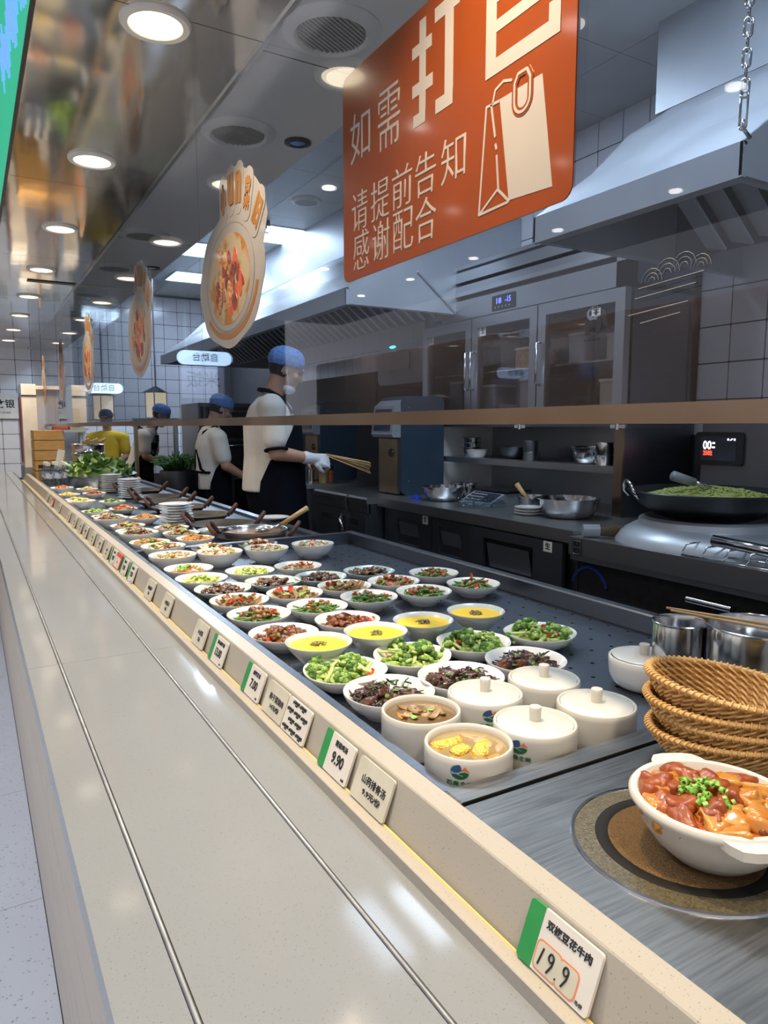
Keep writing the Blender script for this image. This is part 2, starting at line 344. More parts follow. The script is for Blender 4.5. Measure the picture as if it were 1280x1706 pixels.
def vent(x, y, h, lab):
    t = thing('ceiling_vent', lab, 'vent', (x, y, h), .5, 'round air vents')
    link('vent_ring', vr, t); link('vent_back', vb, t); link('louvre', vg, t)
for i, (x, y) in enumerate(((.90, 1.83), (.90, 2.59), (.90, 4.17), (.90, 5.1), (.90, 6.2), (.90, 7.4))):
    vent(x, y, z(1.05), 'white round vent with %s grille in grey soffit, %s' % (('dirty brown', 'largest, beside the orange sign') if i == 0 else ('pale', ['', 'next after the largest', 'third along the soffit', 'fourth along the soffit', 'fifth along the soffit', 'last along the soffit'][i])))
vent(2.63, 5.86, z(1.928), 'white round air vent alone in the kitchen ceiling behind the soffit')
for x, y, q in ((1.122, 2.57, 'near'), (1.122, 5.0, 'far')):
    t = thing('recessed_spotlight', 'small black-rimmed recessed spotlight, switched off, %s the %s' % ('beside the second air vent' if q == 'near' else 'farther along', 'soffit edge'), 'light', (x, y, z(1.05)))
    part('rim', MB().lathe([(.030, -.002), (.032, -.010), (.050, -.006), (.050, 0), (.030, 0)], 28), black, t, 40)
    part('reflector', MB().cyl(0, 0, -.006, -.001, .031, 24), chrome, t)
for i, (x, y) in enumerate(((2.73, 7.0), (2.65, 9.5), (2.35, 8.0), (2.1, 3.4), (1.9, 1.9), (1.9, .4))):  # all but the first two panels are added to light the kitchen
    t = thing('ceiling_light_panel', 'square cool white light panel in the kitchen ceiling, %s' % ['beside the large plate sticker', 'farthest back', 'added lamp second from the back wall', 'added lamp hidden by the orange sign', 'added lamp unseen above the orange sign', 'added lamp above the wok range aisle'][i], 'light', (x, y, z(1.925)), 0, 'kitchen ceiling light panels')
    part('frame', MB().box(-.31, .31, -.31, .31, -.006, 0), white_p, t); part('diffuser', MB().box(-.29, .29, -.29, .29, -.010, -.005), kglow, t)
    ld = bpy.data.lights.new('panel_beam', 'AREA'); ld.energy = KITCHEN_W * (.3, 1.6, .5, .6, .55, .55)[i]; ld.color = (.66, .82, 1); ld.size = .56; lo = link('panel_beam', ld, t, (0, 0, -.02))
t = thing('sprinkler', 'small dark fire sprinkler head hanging from the kitchen ceiling', 'sprinkler', (2.55, 6.6, z(1.928)))
part('body', MB().cyl(0, 0, -.05, 0, .035, 14).cyl(0, 0, -.07, -.05, .02, 12), black, t); part('deflector', MB().cyl(0, 0, -.112, -.106, .022, 12).tube([(.012, 0, -.07), (.012, 0, -.108)], .003).tube([(-.012, 0, -.07), (-.012, 0, -.108)], .003), chrome, t)

# ------------------------------------------------------------------ sneeze glass
gl = thing('sneeze_guard', 'long clear glass screen hung from the canopy with brown metal bottom rail', 'glass screen', (.767, 0, z(0)))
yy = [YA, 2.66, 4.66, 6.66, 8.66, 10.4]
for a, b in zip(yy, yy[1:]): part('glass_pane', bx(-.004, .004, a + .002, b - .002, .012, 1.05), pane, gl)
part('bottom_rail', MB().box(-.012, .012, YA, 10.4, .004, .030), bronze, gl)

# ------------------------------------------------------------------ tray-slide counter and price rail
ct = thing('serving_counter', 'long pale quartz tray-slide counter with two inlaid steel rails and price-tag ledge', 'counter', (0, 0, 0))
part('base', bx(.125, .46, YA, YB, 0, z(-.58)), dark_steel, ct)
ys = [YA, .33, 1.72, 3.10, 4.52, 5.92, 7.32, 8.6, YB]
for xa, xb in ((.082, .1442), (.1518, .3422), (.3498, .4225)):
    for a, b in zip(ys, ys[1:]): part('quartz_slab', bx(xa, xb, a + .0005, b - .0005, z(-.577), z(-.535)), quartz, ct)
part('slab_bed', bx(.09, .44, YA, YB, z(-.579), z(-.543)), grout, ct)
rail_m = mat('rail_steel', (.24, .24, .245), .42, .8, (.30, .30, .30), 30)
for x in (.148, .346): part('rail', MB().tube([(x, YA, z(-.5360)), (x, YB, z(-.5360))], .0033, 10), rail_m, ct, True)
for i in range(5):
    for a, b in zip(ys, ys[1:]): part('front_plank', bx(.106, .126, a + .001, b - .001, .004 + .150 * i, .004 + .150 * i + .147), mat('front_plank_beige', (.46, .41, .35), .4, 0, (.40, .355, .30), 8, (20, .6, 20)) if 'front_plank_beige' not in MATS else MATS['front_plank_beige'], ct)
for a, b in ((YA, 1.72), (1.72, 4.52), (4.52, 7.87)):
    part('curb', MB().prism([(.421, z(-.537)), (.4225, z(-.5205)), (.424, z(-.5195)), (.443, z(-.5195)), (.443, z(-.537))], a + .0005, b - .0005), quartz2, ct)
    part('fascia', MB().prism([(.4405, z(-.54)), (.4638, z(-.4622)), (.4655, z(-.4605)), (.4955, z(-.4605)), (.4965, z(-.4615)), (.4965, z(-.56)), (.46, z(-.58))], a + .0005, b - .0005), quartz2, ct)
part('seal_strip', MB().tube([(.4412, YA, z(-.5195)), (.4412, 7.87, z(-.5195))], .0016, 6), caulk, ct)

# ------------------------------------------------------------------ steel deck with the perforated tray
dk = thing('steel_serving_deck', 'stainless steel serving deck with perforated recessed tray behind the price ledge', 'counter', (0, 0, 0))
part('cabinet', bx(.50, 1.345, YA, 7.88, .02, z(-.53)), dark_steel, dk)
part('near_deck', MB().box(.497, 1.40, YA, .664, z(-.478), z(-.464)), hot_steel, dk)
part('divider', MB().prism([(.497, z(-.515)), (.497, z(-.4625)), (.5, z(-.4605)), (1.425, z(-.4605)), (1.428, z(-.4625)), (1.428, z(-.515))], .668, .702), hot_steel, dk)
def flange(a, b): part('front_flange', MB().prism([(.497, z(-.515)), (.497, z(-.4612)), (.512, z(-.4615)), (.5225, z(-.500)), (.5225, z(-.515))], a, b), deck_steel, dk)
flange(.7025, 2.70); flange(2.736, 7.88)
part('back_rim', MB().prism([(1.407, z(-.515)), (1.395, z(-.455)), (1.399, z(-.451)), (1.424, z(-.451)), (1.428, z(-.455)), (1.428, z(-.55))], .7025, 2.736), deck_steel, dk)
part('end_bar', MB().prism([(.497, z(-.515)), (.497, z(-.4615)), (.512, z(-.4615)), (.52, z(-.4585)), (1.428, z(-.4535)), (1.428, z(-.515))], 2.702, 2.735), deck_steel, dk)
h = MB(); q = .0615; zf = z(-.501)
nx = 14; ny = 32; x0, y0 = .5225, .7045
for i in range(nx):
    for j in range(ny):
        cx = x0 + (i + .5) * (.885 / nx); cy = y0 + (j + .5) * (1.996 / ny); hx = .885 / nx / 2; hy = 1.996 / ny / 2; r = .0048
        o = []; n_ = []
        for k in range(8):
            a = PI / 4 * k; c, s_ = math.cos(a), math.sin(a); n_.append((cx + r * c, cy + r * s_, zf)); m_ = max(abs(c), abs(s_)); o.append((cx + hx * c / m_, cy + hy * s_ / m_, zf))
        lo = [(p[0], p[1], zf - .004) for p in n_]
        h.add(o + n_ + lo, [(k, (k + 1) % 8, 8 + (k + 1) % 8, 8 + k) for k in range(8)] + [(8 + k, 8 + (k + 1) % 8, 16 + (k + 1) % 8, 16 + k) for k in range(8)])
part('perforated_tray', h, deck_steel, dk, kind='stuff')
part('drip_pan', bx(.523, 1.407, .705, 2.70, z(-.525), z(-.507)), black, dk)
part('far_tray', bx(.5225, 1.32, 2.736, 7.88, z(-.52), z(-.501)), deck_steel, dk)
part('back_edge', MB().prism([(1.32, z(-.52)), (1.32, z(-.485)), (1.345, z(-.478)), (1.358, z(-.484)), (1.358, z(-.55))], 2.737, 7.88), deck_steel, dk)

# induction ring set in the near deck
t = thing('warming_hob', 'round dark glass warming hob with bronze centre set in the steel deck', 'hob', (.668, .478, z(-.464)))
part('steel_ring', MB().lathe([(.119, .0005), (.120, .0022), (.1235, .0022), (.125, .0002), (.125, -.004), (.119, -.004)], 64), chrome, t, 40)
part('flecked_glass', MB().lathe([(.096, .0012), (.1195, .0012), (.1195, -.004), (.096, -.004)], 64), mat('flecked_glass', (.055, .046, .026), .35, .1, (.14, .115, .06), 420, bump=.15, bsc=500, coat=.4), t, 40)
part('black_band', MB().lathe([(.082, .001), (.084, .0024), (.095, .0024), (.097, .001), (.097, -.004), (.082, -.004)], 64), mat('matte_black', (.010, .009, .008), .7, spec=.2), t, 40)
cone = MB().lathe([(0, .0004), (.05, .0006), (.078, .0009), (.083, .0014), (.083, -.004), (0, -.004)], 64)
part('bronze_dish', cone, mat('bronze_mesh', (.27, .155, .06), .42, .6, (.17, .095, .036), 420, bump=.6, bsc=700), t, 40)

# ------------------------------------------------------------------ price tags on the fascia
FU = Vector((.36, 0, .933)).normalized()
def pricetag(ya, kind, name, price, lab, grp='price tags on the ledge', w_=.092, hgt=.0572, far=False):
    # placed against the sloping fascia, reading towards the customer
    o = Vector((.4405 + .3 * .0026, ya - w_ / 2, z(-.5185))) + FU * (hgt / 2) + Vector((-.933, 0, .36)) * .0026
    t = thing('price_tag', lab, 'price tag', group=grp, M=frame(o, (0, -1, 0), FU))
    m = {'g': tagwhite, 'o': tagold, 'p': tagwhite, 'r': tagred}[kind]
    part('card', MB().slab(rrect(-w_ / 2, w_ / 2, -hgt / 2, hgt / 2, .004), -.0018, .0018), m, t)
    if kind == 'g':
        P = rrect(-w_ / 2 - .0002, -w_ / 2 + .021, -hgt / 2 - .0002, hgt / 2 + .0002, .004); P = [(x, y) if x < -w_ / 2 + .012 else (-w_ / 2 + .0195, y) for x, y in P]
        part('green_band', MB().slab(P, -.0016, .0024), taggreen, t)
        text(name, .0085, ink, t, .008, hgt * .30, .0021, .00018, wid=min(.058, .0095 * max(3.4, len(name))), hei=.0088)
        if price == '19.9':
            part('paper_slip', MB().slab(rrect(-.0255, .008, -.0265, .002, .006), .0018, .0021).slab(rrect(.003, .030, -.0265, .001, .006), .0018, .00215), mat('slip_border', (.72, .26, .15), .5), t)
            part('slip_paper', MB().slab(rrect(-.0238, .0062, -.0248, .0003, .005), .002, .0023).slab(rrect(.0047, .0283, -.0248, -.0007, .005), .002, .00235), tagold, t)
            for ch_, x_, w2, pts in (('1', -.0165, 0, [(-.0155, -.004), (-.0185, -.020)]), ('9', 0, 0, None), ('.', 0, 0, [(.0042, -.0195), (.0052, -.0205)]), ('9b', 0, 0, None)):
                if pts: part('digit', MB().tube([(x, y, .0026) for x, y in pts], .0011, 6), ink, t)
                else:
                    ox = -.0045 if ch_ == '9' else .0145
                    P = [(ox + .003 * math.cos(a) , -.007 + .0036 * math.sin(a), .0026) for a in [i * PI / 6 for i in range(13)]] + [(ox + .0022, -.013, .0026), (ox - .0018, -.0212, .0026)]
                    part('digit', MB().tube(P, .0011, 6), ink, t)
        else: text(price, .02, ink, t, .008, -hgt * .06, .0021, .0006, wid=.036 if len(price) < 5 else .041, hei=.0175)
        text('元/份', .004, ink, t, w_ * .38, -hgt * .40, .0021)
    elif kind == 'o':
        text(name, .010, ink, t, .004, .004, .0021, .0001, wid=min(.072, .0125 * len(name)), hei=.012)
        text(price, .010, ink, t, .006, -.0115, .0021, .0002, wid=min(.05, .008 * len(price)), hei=.0095)
    elif kind == 'p':
        k = 0
        for i in range(3):
            for j in range(4):
                x = -.03 + .028 * i + (.014 if j % 2 else 0); y = -.022 + .0145 * j
                if abs(x) < .036: text('石泉食尚', .0055, ink, t, x + .003, y + .002, .0021, .00025); text('好味道', .003, ink, t, x + .003, y - .0025, .0021); text('◆', .006, ink, t, x - .0095, y + .001, .0021)
    elif kind == 'r':
        part('paper', MB().slab(rrect(-w_ / 2 + .004, w_ / 2 - .004, -hgt / 2 + .003, hgt / 2 - .016, .003), .0014, .0022), tagwhite, t, )
        text('推荐', .010, redink, t, 0, -.006, .0024, .0003)
    return t
pricetag(.493, 'g', '双椒豆花牛肉', '19.9', 'green-banded price tag with a handwritten 19.9 on a red-edged slip, below the hob')
pricetag(.851, 'o', '山药排骨汤', '9.9元/份', 'plain laminated tag reading 9.9 for yam rib soup, beside the 9.90 tag')
pricetag(.960, 'g', '菌菇鸡汤', '9.90', 'green-banded price tag showing 9.90 in bold black digits')
pricetag(1.112, 'p', '', '', 'white tag printed all over with a small repeated logo pattern')
pricetag(1.207, 'o', '梅干菜烧肉', '14元/份', 'yellowed laminated tag reading 14 yuan, between the logo tag and the 7.00 tag')
pricetag(1.322, 'g', '麻婆豆花', '7.00', 'green-banded price tag showing 7.00 between the yellowed 14-yuan tag and the 13.00 tag')
pricetag(1.548, 'g', '番山椒牛柳', '13.00', 'green-banded price tag showing 13.00 in bold, next to the small greens tag')
pricetag(1.690, 'o', '小青菜', '7元', 'yellowed tag reading 7 yuan for small greens, beside the 13.00 tag', w_=.088)
pricetag(2.022, 'o', '小炒茄子', '8元', 'pale laminated tag below the eggplant plates, nearer of the lone pair')
pricetag(2.238, 'o', '炝西葫芦', '6元', 'pale laminated tag below the squash dishes, farther of the lone pair')
for i, (y, k, n_, p_, lab) in enumerate(((2.518, 'g', '粉蒸肉', '9.90', 'green-banded tag first in the tight cluster of five'), (2.652, 'g', '回锅肉', '8.90', 'green-banded tag second in the tight cluster, next to the red tag'), (2.775, 'r', '', '', 'small red tag in the middle of the far tag cluster'), (2.872, 'g', '小炒肉', '9.90', 'green-banded tag just beyond the red tag'), (3.02, 'o', '豆腐', '5元', 'laminated tag at the far end of the tag cluster'),
        (3.20, 'o', '土豆丝', '5元', 'laminated tag third beyond the red tag'), (3.40, 'o', '肉末', '8元', 'laminated tag fourth beyond the red tag'), (3.62, 'o', '鱼香肉', '9元', 'laminated tag fifth beyond the red tag'), (3.80, 'o', '青菜', '5元', 'laminated tag sixth beyond the red tag'), (4.02, 'o', '茄子', '6元', 'laminated tag seventh beyond the red tag'), (4.28, 'o', '豆角', '6元', 'laminated tag eighth beyond the red tag'), (4.75, 'o', '炒饭', '8元', 'laminated tag ninth beyond the red tag'), (5.15, 'r', '', '', 'second red tag, far along the ledge near the water bottles'), (5.5, 'o', '面', '8元', 'laminated tag last along the ledge before the bottles'))):
    pricetag(y, k, n_, p_, lab)

# ------------------------------------------------------------------ food pieces (shared meshes)
def lump(seed, sx, sy, sz, sub=2, rough=.25, cubic=.0, m=None, name='piece', freq=2.2):
    bm = bmesh.new(); bmesh.ops.create_icosphere(bm, subdivisions=sub, radius=1)
    for v in bm.verts:
        p = v.co.copy(); 
        if cubic: mx = max(abs(p.x), abs(p.y), abs(p.z)); p = p.lerp(p / mx * .82, cubic)
        p *= 1 + rough * noise.noise(v.co * freq + Vector((seed * 7.3, seed * 3.1, 0))); v.co = Vector((p.x * sx, p.y * sy, p.z * sz))
    me = bpy.data.meshes.new(name); bm.to_mesh(me); bm.free(); me.materials.append(m); me.polygons.foreach_set('use_smooth', [True] * len(me.polygons)); return me
def strip(seed, L, wd, th, bend, m, name='strip', twist=0.):
    r = random.Random(seed); n = 6; P = []
    for i in range(n):
        t = i / (n - 1) - .5; P.append((L * t, bend * (t * t) * 4 * (1 if r.random() < 2 else 1) + twist * math.sin(t * 6), wd * .6 * math.sin(t * 5 + seed) * .3))
    mb = MB().tube(P, [wd * .75] + [wd] * (n - 2) + [wd * .7], 6); mb.v = [(x, y, q * th / wd) for x, y, q in mb.v]; return mb.mesh(name, m, True)
def sliver(seed, L, wd, th, m, name='slice', curl=.3):
    r = random.Random(seed); mb = MB(); P = []; n = 5
    for i in range(n):
        t = i / (n - 1); hw = wd * (.45 + .55 * math.sin(PI * (.15 + .7 * t))) * (.85 + .3 * r.random()); zz = curl * L * (t - .5) ** 2 * 2 + .15 * wd * r.random()
        P.append((L * (t - .5), hw, zz))
    vs = []
    for x, hw, zz in P: vs += [(x, -hw, zz + .2 * hw), (x, hw, zz + .1 * hw), (x, hw * .9, zz - th), (x, -hw * .9, zz - th)]
    fs = []
    for i in range(n - 1): fs += [(i * 4 + k, i * 4 + (k + 1) % 4, i * 4 + 4 + (k + 1) % 4, i * 4 + 4 + k) for k in range(4)]
    fs += [(3, 2, 1, 0), tuple(range((n - 1) * 4, n * 4))]; return mb.add(vs, fs).mesh(name, m, 50)
def floret(seed):
    r = random.Random(seed); mb = MB(); h = .016 + .006 * r.random()
    mb.tube([(0, 0, -.012), (.001, 0, -.004), (0, .001, h * .5)], [.0045, .004, .0055], 7, 0)
    for i in range(3): a = i * 2.1 + seed; mb.tube([(0, 0, 0), (.007 * math.cos(a), .007 * math.sin(a), h * .6)], [.003, .0035], 5, 0)
    for i in range(13):
        a = i * 2.4 + seed; q = .0135 * math.sqrt((i + .3) / 13); hh = h + .004 - 28 * q * q
        mb.ball((q * math.cos(a), q * math.sin(a), hh), .0048 + .0016 * r.random(), 7, 5, 1 if r.random() < .62 else 2)
    return mb.mesh('broccoli_floret', [F_stem, F_broc, F_broc2], True)
P_floret = [floret(i) for i in range(5)]
P_pale = [lump(i + 30, .016, .009, .006, 2, .35, 0, F_broc2, 'broccoli_slice', 3) for i in range(3)]
P_stalk = [strip(i, .034, .0042, .003, .004, F_stem, 'broccoli_stalk') for i in range(3)]
P_chili = [sliver(i, .016, .0055, .0012, F_red, 'chili_piece', .5) for i in range(3)]
P_ring = [MB().lathe([(.0016, -.002), (.003, -.002), (.003, .002), (.0016, .002), (.0016, -.002)], 9).mesh('scallion_ring', F_scal, 40), sliver(7, .011, .0016, .001, F_scal, 'scallion_shred')]
P_pork = [lump(i, .015, .011, .0085, 3, .28, .95, F_pork, 'pork_chunk') for i in range(4)]
P_pork2 = [lump(i + 9, .013, .0105, .009, 3, .3, .9, F_pork2, 'glazed_chunk') for i in range(4)]
P_veg = [strip(i + 3, .016, .0018, .0012, .006, F_dark, 'preserved_shred', .003) for i in range(4)]
P_nut = [lump(i + 20, .0062, .0055, .005, 2, .12, 0, F_nut, 'brown_bean') for i in range(3)]
P_bean = [strip(i + 11, .040, .0030, .003, .006 * (1 if i % 2 else -1), F_bean, 'green_bean', .002) for i in range(4)]
P_brown = [lump(i + 40, .008, .006, .005, 1, .5, 0, F_brown, 'brown_crumb') for i in range(3)]
P_mush = [sliver(i + 5, .036, .0068, .002, F_mush, 'mushroom_slice', .4) for i in range(4)]
P_egg = [lump(i + 50, .018, .0085, .006, 2, .4, .2, F_egg, 'eggplant_piece', 2.5) for i in range(4)]
P_sq = [sliver(i + 15, .026, .0065, .002, F_squash, 'squash_slice', .3) for i in range(3)]
P_rice = [strip(i + 30, .024, .0022, .0018, .007, F_rice, 'noodle', .004) for i in range(4)]
P_car = [strip(i + 50, .024, .0017, .0017, .006, F_carrot, 'orange_shred', .003) for i in range(4)]
P_leafb = [sliver(i + 25, .018, .006, .0008, F_scal, 'green_leaf', .4) for i in range(3)]
P_pale_m = [lump(i + 60, .010, .007, .005, 1, .4, 0, F_meat, 'pale_meat_piece') for i in range(3)]

def scatter(parent, pool, n, R, base, heap, seed, tilt=.5, sc=(.85, 1.15), core=0., flat=False):
    r = random.Random(seed)
    if heap > .0055: R *= 1.22; base += .004; heap *= 1.25; n = int(n * 1.4)
    for i in range(n):
        a = r.random() * 2 * PI; q = R * math.sqrt(core + (1 - core) * r.random()); h = base + heap * max(0, 1 - (q / R) ** 2) * (.55 + .5 * r.random())
        me = r.choice(pool)
        link(me.name.split('.')[0], me, parent, (q * math.cos(a), q * math.sin(a), h), ((0, 0, r.random() * 6.3) if flat else (r.uniform(-tilt, tilt), r.uniform(-tilt, tilt), r.random() * 6.3)), r.uniform(*sc))
def filling(parent, R, h0, heap, m, name='sauce', n=22, seed=0, rough=.12):
    R *= 1.05; h0 += .006; rr = [R * k for k in (1, .8, .6, .4, .2)]
    mb = MB(); vs = []; fs = []
    for j, q in enumerate(rr):
        for i in range(n):
            a = 2 * PI * i / n; p = Vector((q * math.cos(a), q * math.sin(a), 0)); hh = h0 + heap * (1 - (q / R) ** 2) + (rough * heap * noise.noise(p * 90 + Vector((seed, 0, 0))) if j else 0); vs.append((p.x, p.y, hh))
    for j in range(4): fs += [(j * n + i, j * n + (i + 1) % n, (j + 1) * n + (i + 1) % n, (j + 1) * n + i) for i in range(n)]
    vs.append((0, 0, h0 + heap)); fs += [(4 * n + i, 4 * n + (i + 1) % n, 5 * n) for i in range(n)]
    return part(name, mb.add(vs, fs), m, parent, True)
# vessel shapes
def vessel(prof, m, n=44, wave=None, name='bowl'): return MB().lathe(prof, n, wave=wave).mesh(name, m, 60)
V_dish = vessel([(0, .002), (.034, .002), (.035, 0), (.038, 0), (.040, .006), (.058, .016), (.070, .029), (.0765, .0395), (.0760, .0415), (.0740, .041), (.067, .030), (.054, .0175), (.036, .010), (0, .009)], ceram, name='dish')
V_wavy = vessel([(0, .002), (.034, .002), (.036, 0), (.040, .001), (.058, .013), (.071, .026), (.0785, .0385), (.078, .0405), (.075, .040), (.067, .028), (.054, .0165), (.036, .010), (0, .009)], ceram, 54, lambda a, t: .018 * math.sin(5 * a + 1.2 * math.sin(a)) * min(1, 2.2 * t * (1 - t) * 2) , 'dish')
V_oval = vessel([(0, .002), (.038, .002), (.040, 0), (.043, 0), (.045, .006), (.062, .017), (.073, .033), (.0775, .0445), (.077, .0465), (.074, .0455), (.066, .031), (.054, .019), (.038, .011), (0, .010)], ceram, name='dish')
V_cone = vessel([(0, .003), (.024, .003), (.025, 0), (.027, 0), (.028, .007), (.040, .022), (.056, .042), (.0675, .0605), (.0672, .0625), (.0645, .062), (.052, .041), (.036, .021), (.02, .012), (0, .011)], [greyglaze], name='bowl')
rp = [(0, .003), (.033, .003), (.035, 0), (.038, 0), (.040, .005)]
for i in range(11): t = i / 10; rp.append((.044 + .0335 * math.sin(t * 1.35) / math.sin(1.35) + (.0009 if i % 2 else -.0004), .008 + .048 * t ** 1.15))
rp += [(.0785, .059), (.0780, .0605), (.0755, .060), (.070, .045), (.058, .024), (.040, .012), (0, .010)]
V_rib = vessel(rp, ceram, name='bowl')
V_cel = vessel([(0, .002), (.032, .002), (.034, 0), (.038, .001), (.055, .014), (.068, .024), (.080, .034), (.0797, .036), (.077, .0355), (.064, .026), (.050, .016), (.034, .009), (0, .008)], celadon, 54, lambda a, t: .045 * math.cos(4 * a + .4) * (t if t < .6 else 1 - .3 * (t - .6)) * (1 if .2 < t < .95 else .3), 'plate')
ZT = z(-.501); DS = 1.046
def dish(vmesh, x, y, lab, grp, rz, name='dish_of_food'):
    t = thing(name, lab, 'dish', (x * DS, y * DS, ZT), rz, grp); t.scale = (DS, DS, DS * .87); link(vmesh.name.split('.')[0], vmesh, t); return t
ordn = ['nearest the ledge', 'second from the ledge', 'third from the ledge', 'fourth from the ledge', 'fifth from the ledge']
seed = 100
# broccoli
for i, (x, y) in enumerate(((.575, 1.134), (.729, 1.145), (.887, 1.154), (1.055, 1.137))):
    seed += 1; t = dish(V_wavy, x, y, 'wavy white dish of broccoli florets, %s in its row' % ordn[i], 'dishes of broccoli', seed * 1.3, 'broccoli_dish')
    filling(t, .056, .014, .010, F_stem, 'juice', seed=seed); scatter(t, P_pale, 11, .050, .022, .012, seed, .6); scatter(t, P_floret, 10, .050, .021, .011, seed + 1, 1.5, (.9, 1.3)); scatter(t, P_stalk, 9, .045, .032, .012, seed + 2, .6, (.8, 1.3)); scatter(t, P_chili, 3, .046, .034, .008, seed + 3, .6)
# steamed egg
for i, (x, y) in enumerate(((.58, 1.259), (.716, 1.268), (.849, 1.289), (.998, 1.292))):
    seed += 1; t = dish(V_cone, x, y, 'conical grey-green bowl of yellow steamed egg, %s in its row' % ordn[i], 'bowls of steamed egg', seed, 'steamed_egg_bowl')
    part('custard', MB().cyl(0, 0, .036, .0535, .045, 40, r2=.0575), F_custard, t, 50); scatter(t, P_brown, 9, .013, .0545, .003, seed, .6, (.5, .8)); scatter(t, P_veg, 8, .015, .055, .003, seed + 1, .3, (.5, .8)); scatter(t, P_ring, 6, .018, .0555, .002, seed + 2, .6, (.7, 1))
# braised pork with preserved greens
for i, (x, y) in enumerate(((.585, .991), (.732, .988), (.893, 1.0))):
    seed += 1; t = dish(V_oval, x, y, 'white dish of dark braised pork on preserved greens, %s in its row' % ordn[i], 'dishes of braised pork', seed, 'braised_pork_dish')
    filling(t, .058, .018, .010, F_dark, 'preserved_greens', seed=seed, rough=.8); scatter(t, P_veg, 34 if i < 2 else 22, .054, .024, .010, seed, .7, (.9, 1.4)); scatter(t, P_pork, 11 if i < 2 else 15, .044, .027, .010, seed + 1, .6); scatter(t, P_veg, 16, .050, .036, .010, seed + 7, .8, (.9, 1.4)); scatter(t, P_ring, 9, .035, .040, .006, seed + 2, .6, (.7, 1.1))
    if i == 2: scatter(t, P_pork2, 4, .040, .034, .008, seed + 4)
# glazed meat with beans
for i, (x, y) in enumerate(((.567, 1.411), (.736, 1.437))):
    seed += 1; t = dish(V_dish, x, y, 'white dish of glossy red-brown meat and beans, %s in its row' % ordn[i], 'dishes of glazed meat', seed, 'glazed_meat_dish')
    filling(t, .055, .016, .012, F_nut, 'sauce', seed=seed, rough=.5); scatter(t, P_nut, 24 if i == 0 else 40, .050, .026, .012, seed, .6); scatter(t, P_pork2, 13 if i == 0 else 5, .042, .028, .013, seed + 1, .6); scatter(t, P_chili, 5, .05, .03, .006, seed + 2, .7); scatter(t, P_ring, 6, .03, .042, .004, seed + 3, .6)
# green beans
for i, (x, y) in enumerate(((.576, 1.588), (.728, 1.586), (.889, 1.61), (1.049, 1.59), (1.224, 1.599), (1.211, 1.781))):
    seed += 1; t = dish(V_dish, x, y, 'white dish of stir-fried green beans, %s' % ((ordn[i] + ' in its row') if i < 5 else 'set behind the others by the back rim'), 'dishes of green beans', seed, 'green_bean_dish')
    filling(t, .055, .015, .010, F_bean, 'bean_bed', seed=seed, rough=.5); scatter(t, P_bean, 26, .042, .024, .014, seed, .35); scatter(t, P_brown, 12 if i in (0, 3, 5) else 5, .035, .034, .012, seed + 1, .8, (.8, 1.3)); scatter(t, P_chili, 4, .042, .032, .008, seed + 2, .6)
    if i == 0: scatter(t, P_pork2, 5, .03, .034, .010, seed + 4, .8, (.6, .9))
    if i == 4: link('chili_piece', P_chili[0], t, (-.015, .01, .056), (0, -1.3, .4), 1.4)
# mushrooms
for i, (x, y) in enumerate(((.58, 1.744), (.735, 1.746), (.891, 1.757), (1.043, 1.741))):
    seed += 1; t = dish(V_dish, x, y, 'white dish of stir-fried mushroom slices, %s in its row' % ordn[i], 'dishes of mushrooms', seed, 'mushroom_dish')
    filling(t, .054, .015, .010, F_mush, 'mushroom_bed', seed=seed, rough=.5); scatter(t, P_mush, 26, .044, .024, .013, seed, .45); scatter(t, P_leafb, 4, .04, .032, .010, seed + 1, .5); scatter(t, P_chili, 4, .044, .036, .009, seed + 2, .8, (1, 1.4))
# eggplant on celadon
for i, (x, y) in enumerate(((.59, 1.916), (.746, 1.935), (.895, 1.923), (1.064, 1.926))):
    seed += 1; t = dish(V_cel, x, y, 'pale green plate of dark braised eggplant, %s in its row' % ordn[i], 'plates of eggplant', seed * .7, 'eggplant_plate')
    filling(t, .050, .012, .010, F_egg, 'sauce', seed=seed, rough=.5); scatter(t, P_egg, 20, .044, .020, .013, seed, .4); scatter(t, P_brown, 7, .04, .03, .010, seed + 1, .8)
# squash, tomato rice, orange noodles
for i, (x, y) in enumerate(((.571, 2.06), (.733, 2.095))):
    seed += 1; t = dish(V_dish, x, y, 'white dish of pale green squash slices, %s' % ordn[i], 'dishes of squash', seed, 'squash_dish')
    filling(t, .054, .016, .009, F_squash, 'squash_bed', seed=seed, rough=.5); scatter(t, P_sq, 30, .045, .024, .012, seed, .5)
seed += 1; t = dish(V_dish, .893, 2.09, 'white dish of chopped vegetables with red tomato pieces beside the squash', 'single dishes', seed, 'tomato_dish')
filling(t, .054, .016, .009, F_rice, 'bed', seed=seed, rough=.5); scatter(t, P_pale_m, 20, .045, .024, .012, seed, .5); scatter(t, P_chili, 7, .035, .036, .008, seed + 1, .6, (.9, 1.3)); scatter(t, P_sq, 6, .04, .03, .01, seed + 2, .5, (.5, .8))
seed += 1; t = dish(V_dish, .577, 2.225, 'white dish of orange shreds topped with scallion by the ledge', 'single dishes', seed, 'orange_noodle_dish')
filling(t, .054, .016, .010, F_carrot, 'bed', seed=seed, rough=.5); scatter(t, P_car, 34, .046, .024, .012, seed, .4); scatter(t, P_ring + P_leafb, 14, .03, .036, .008, seed + 1, .6)
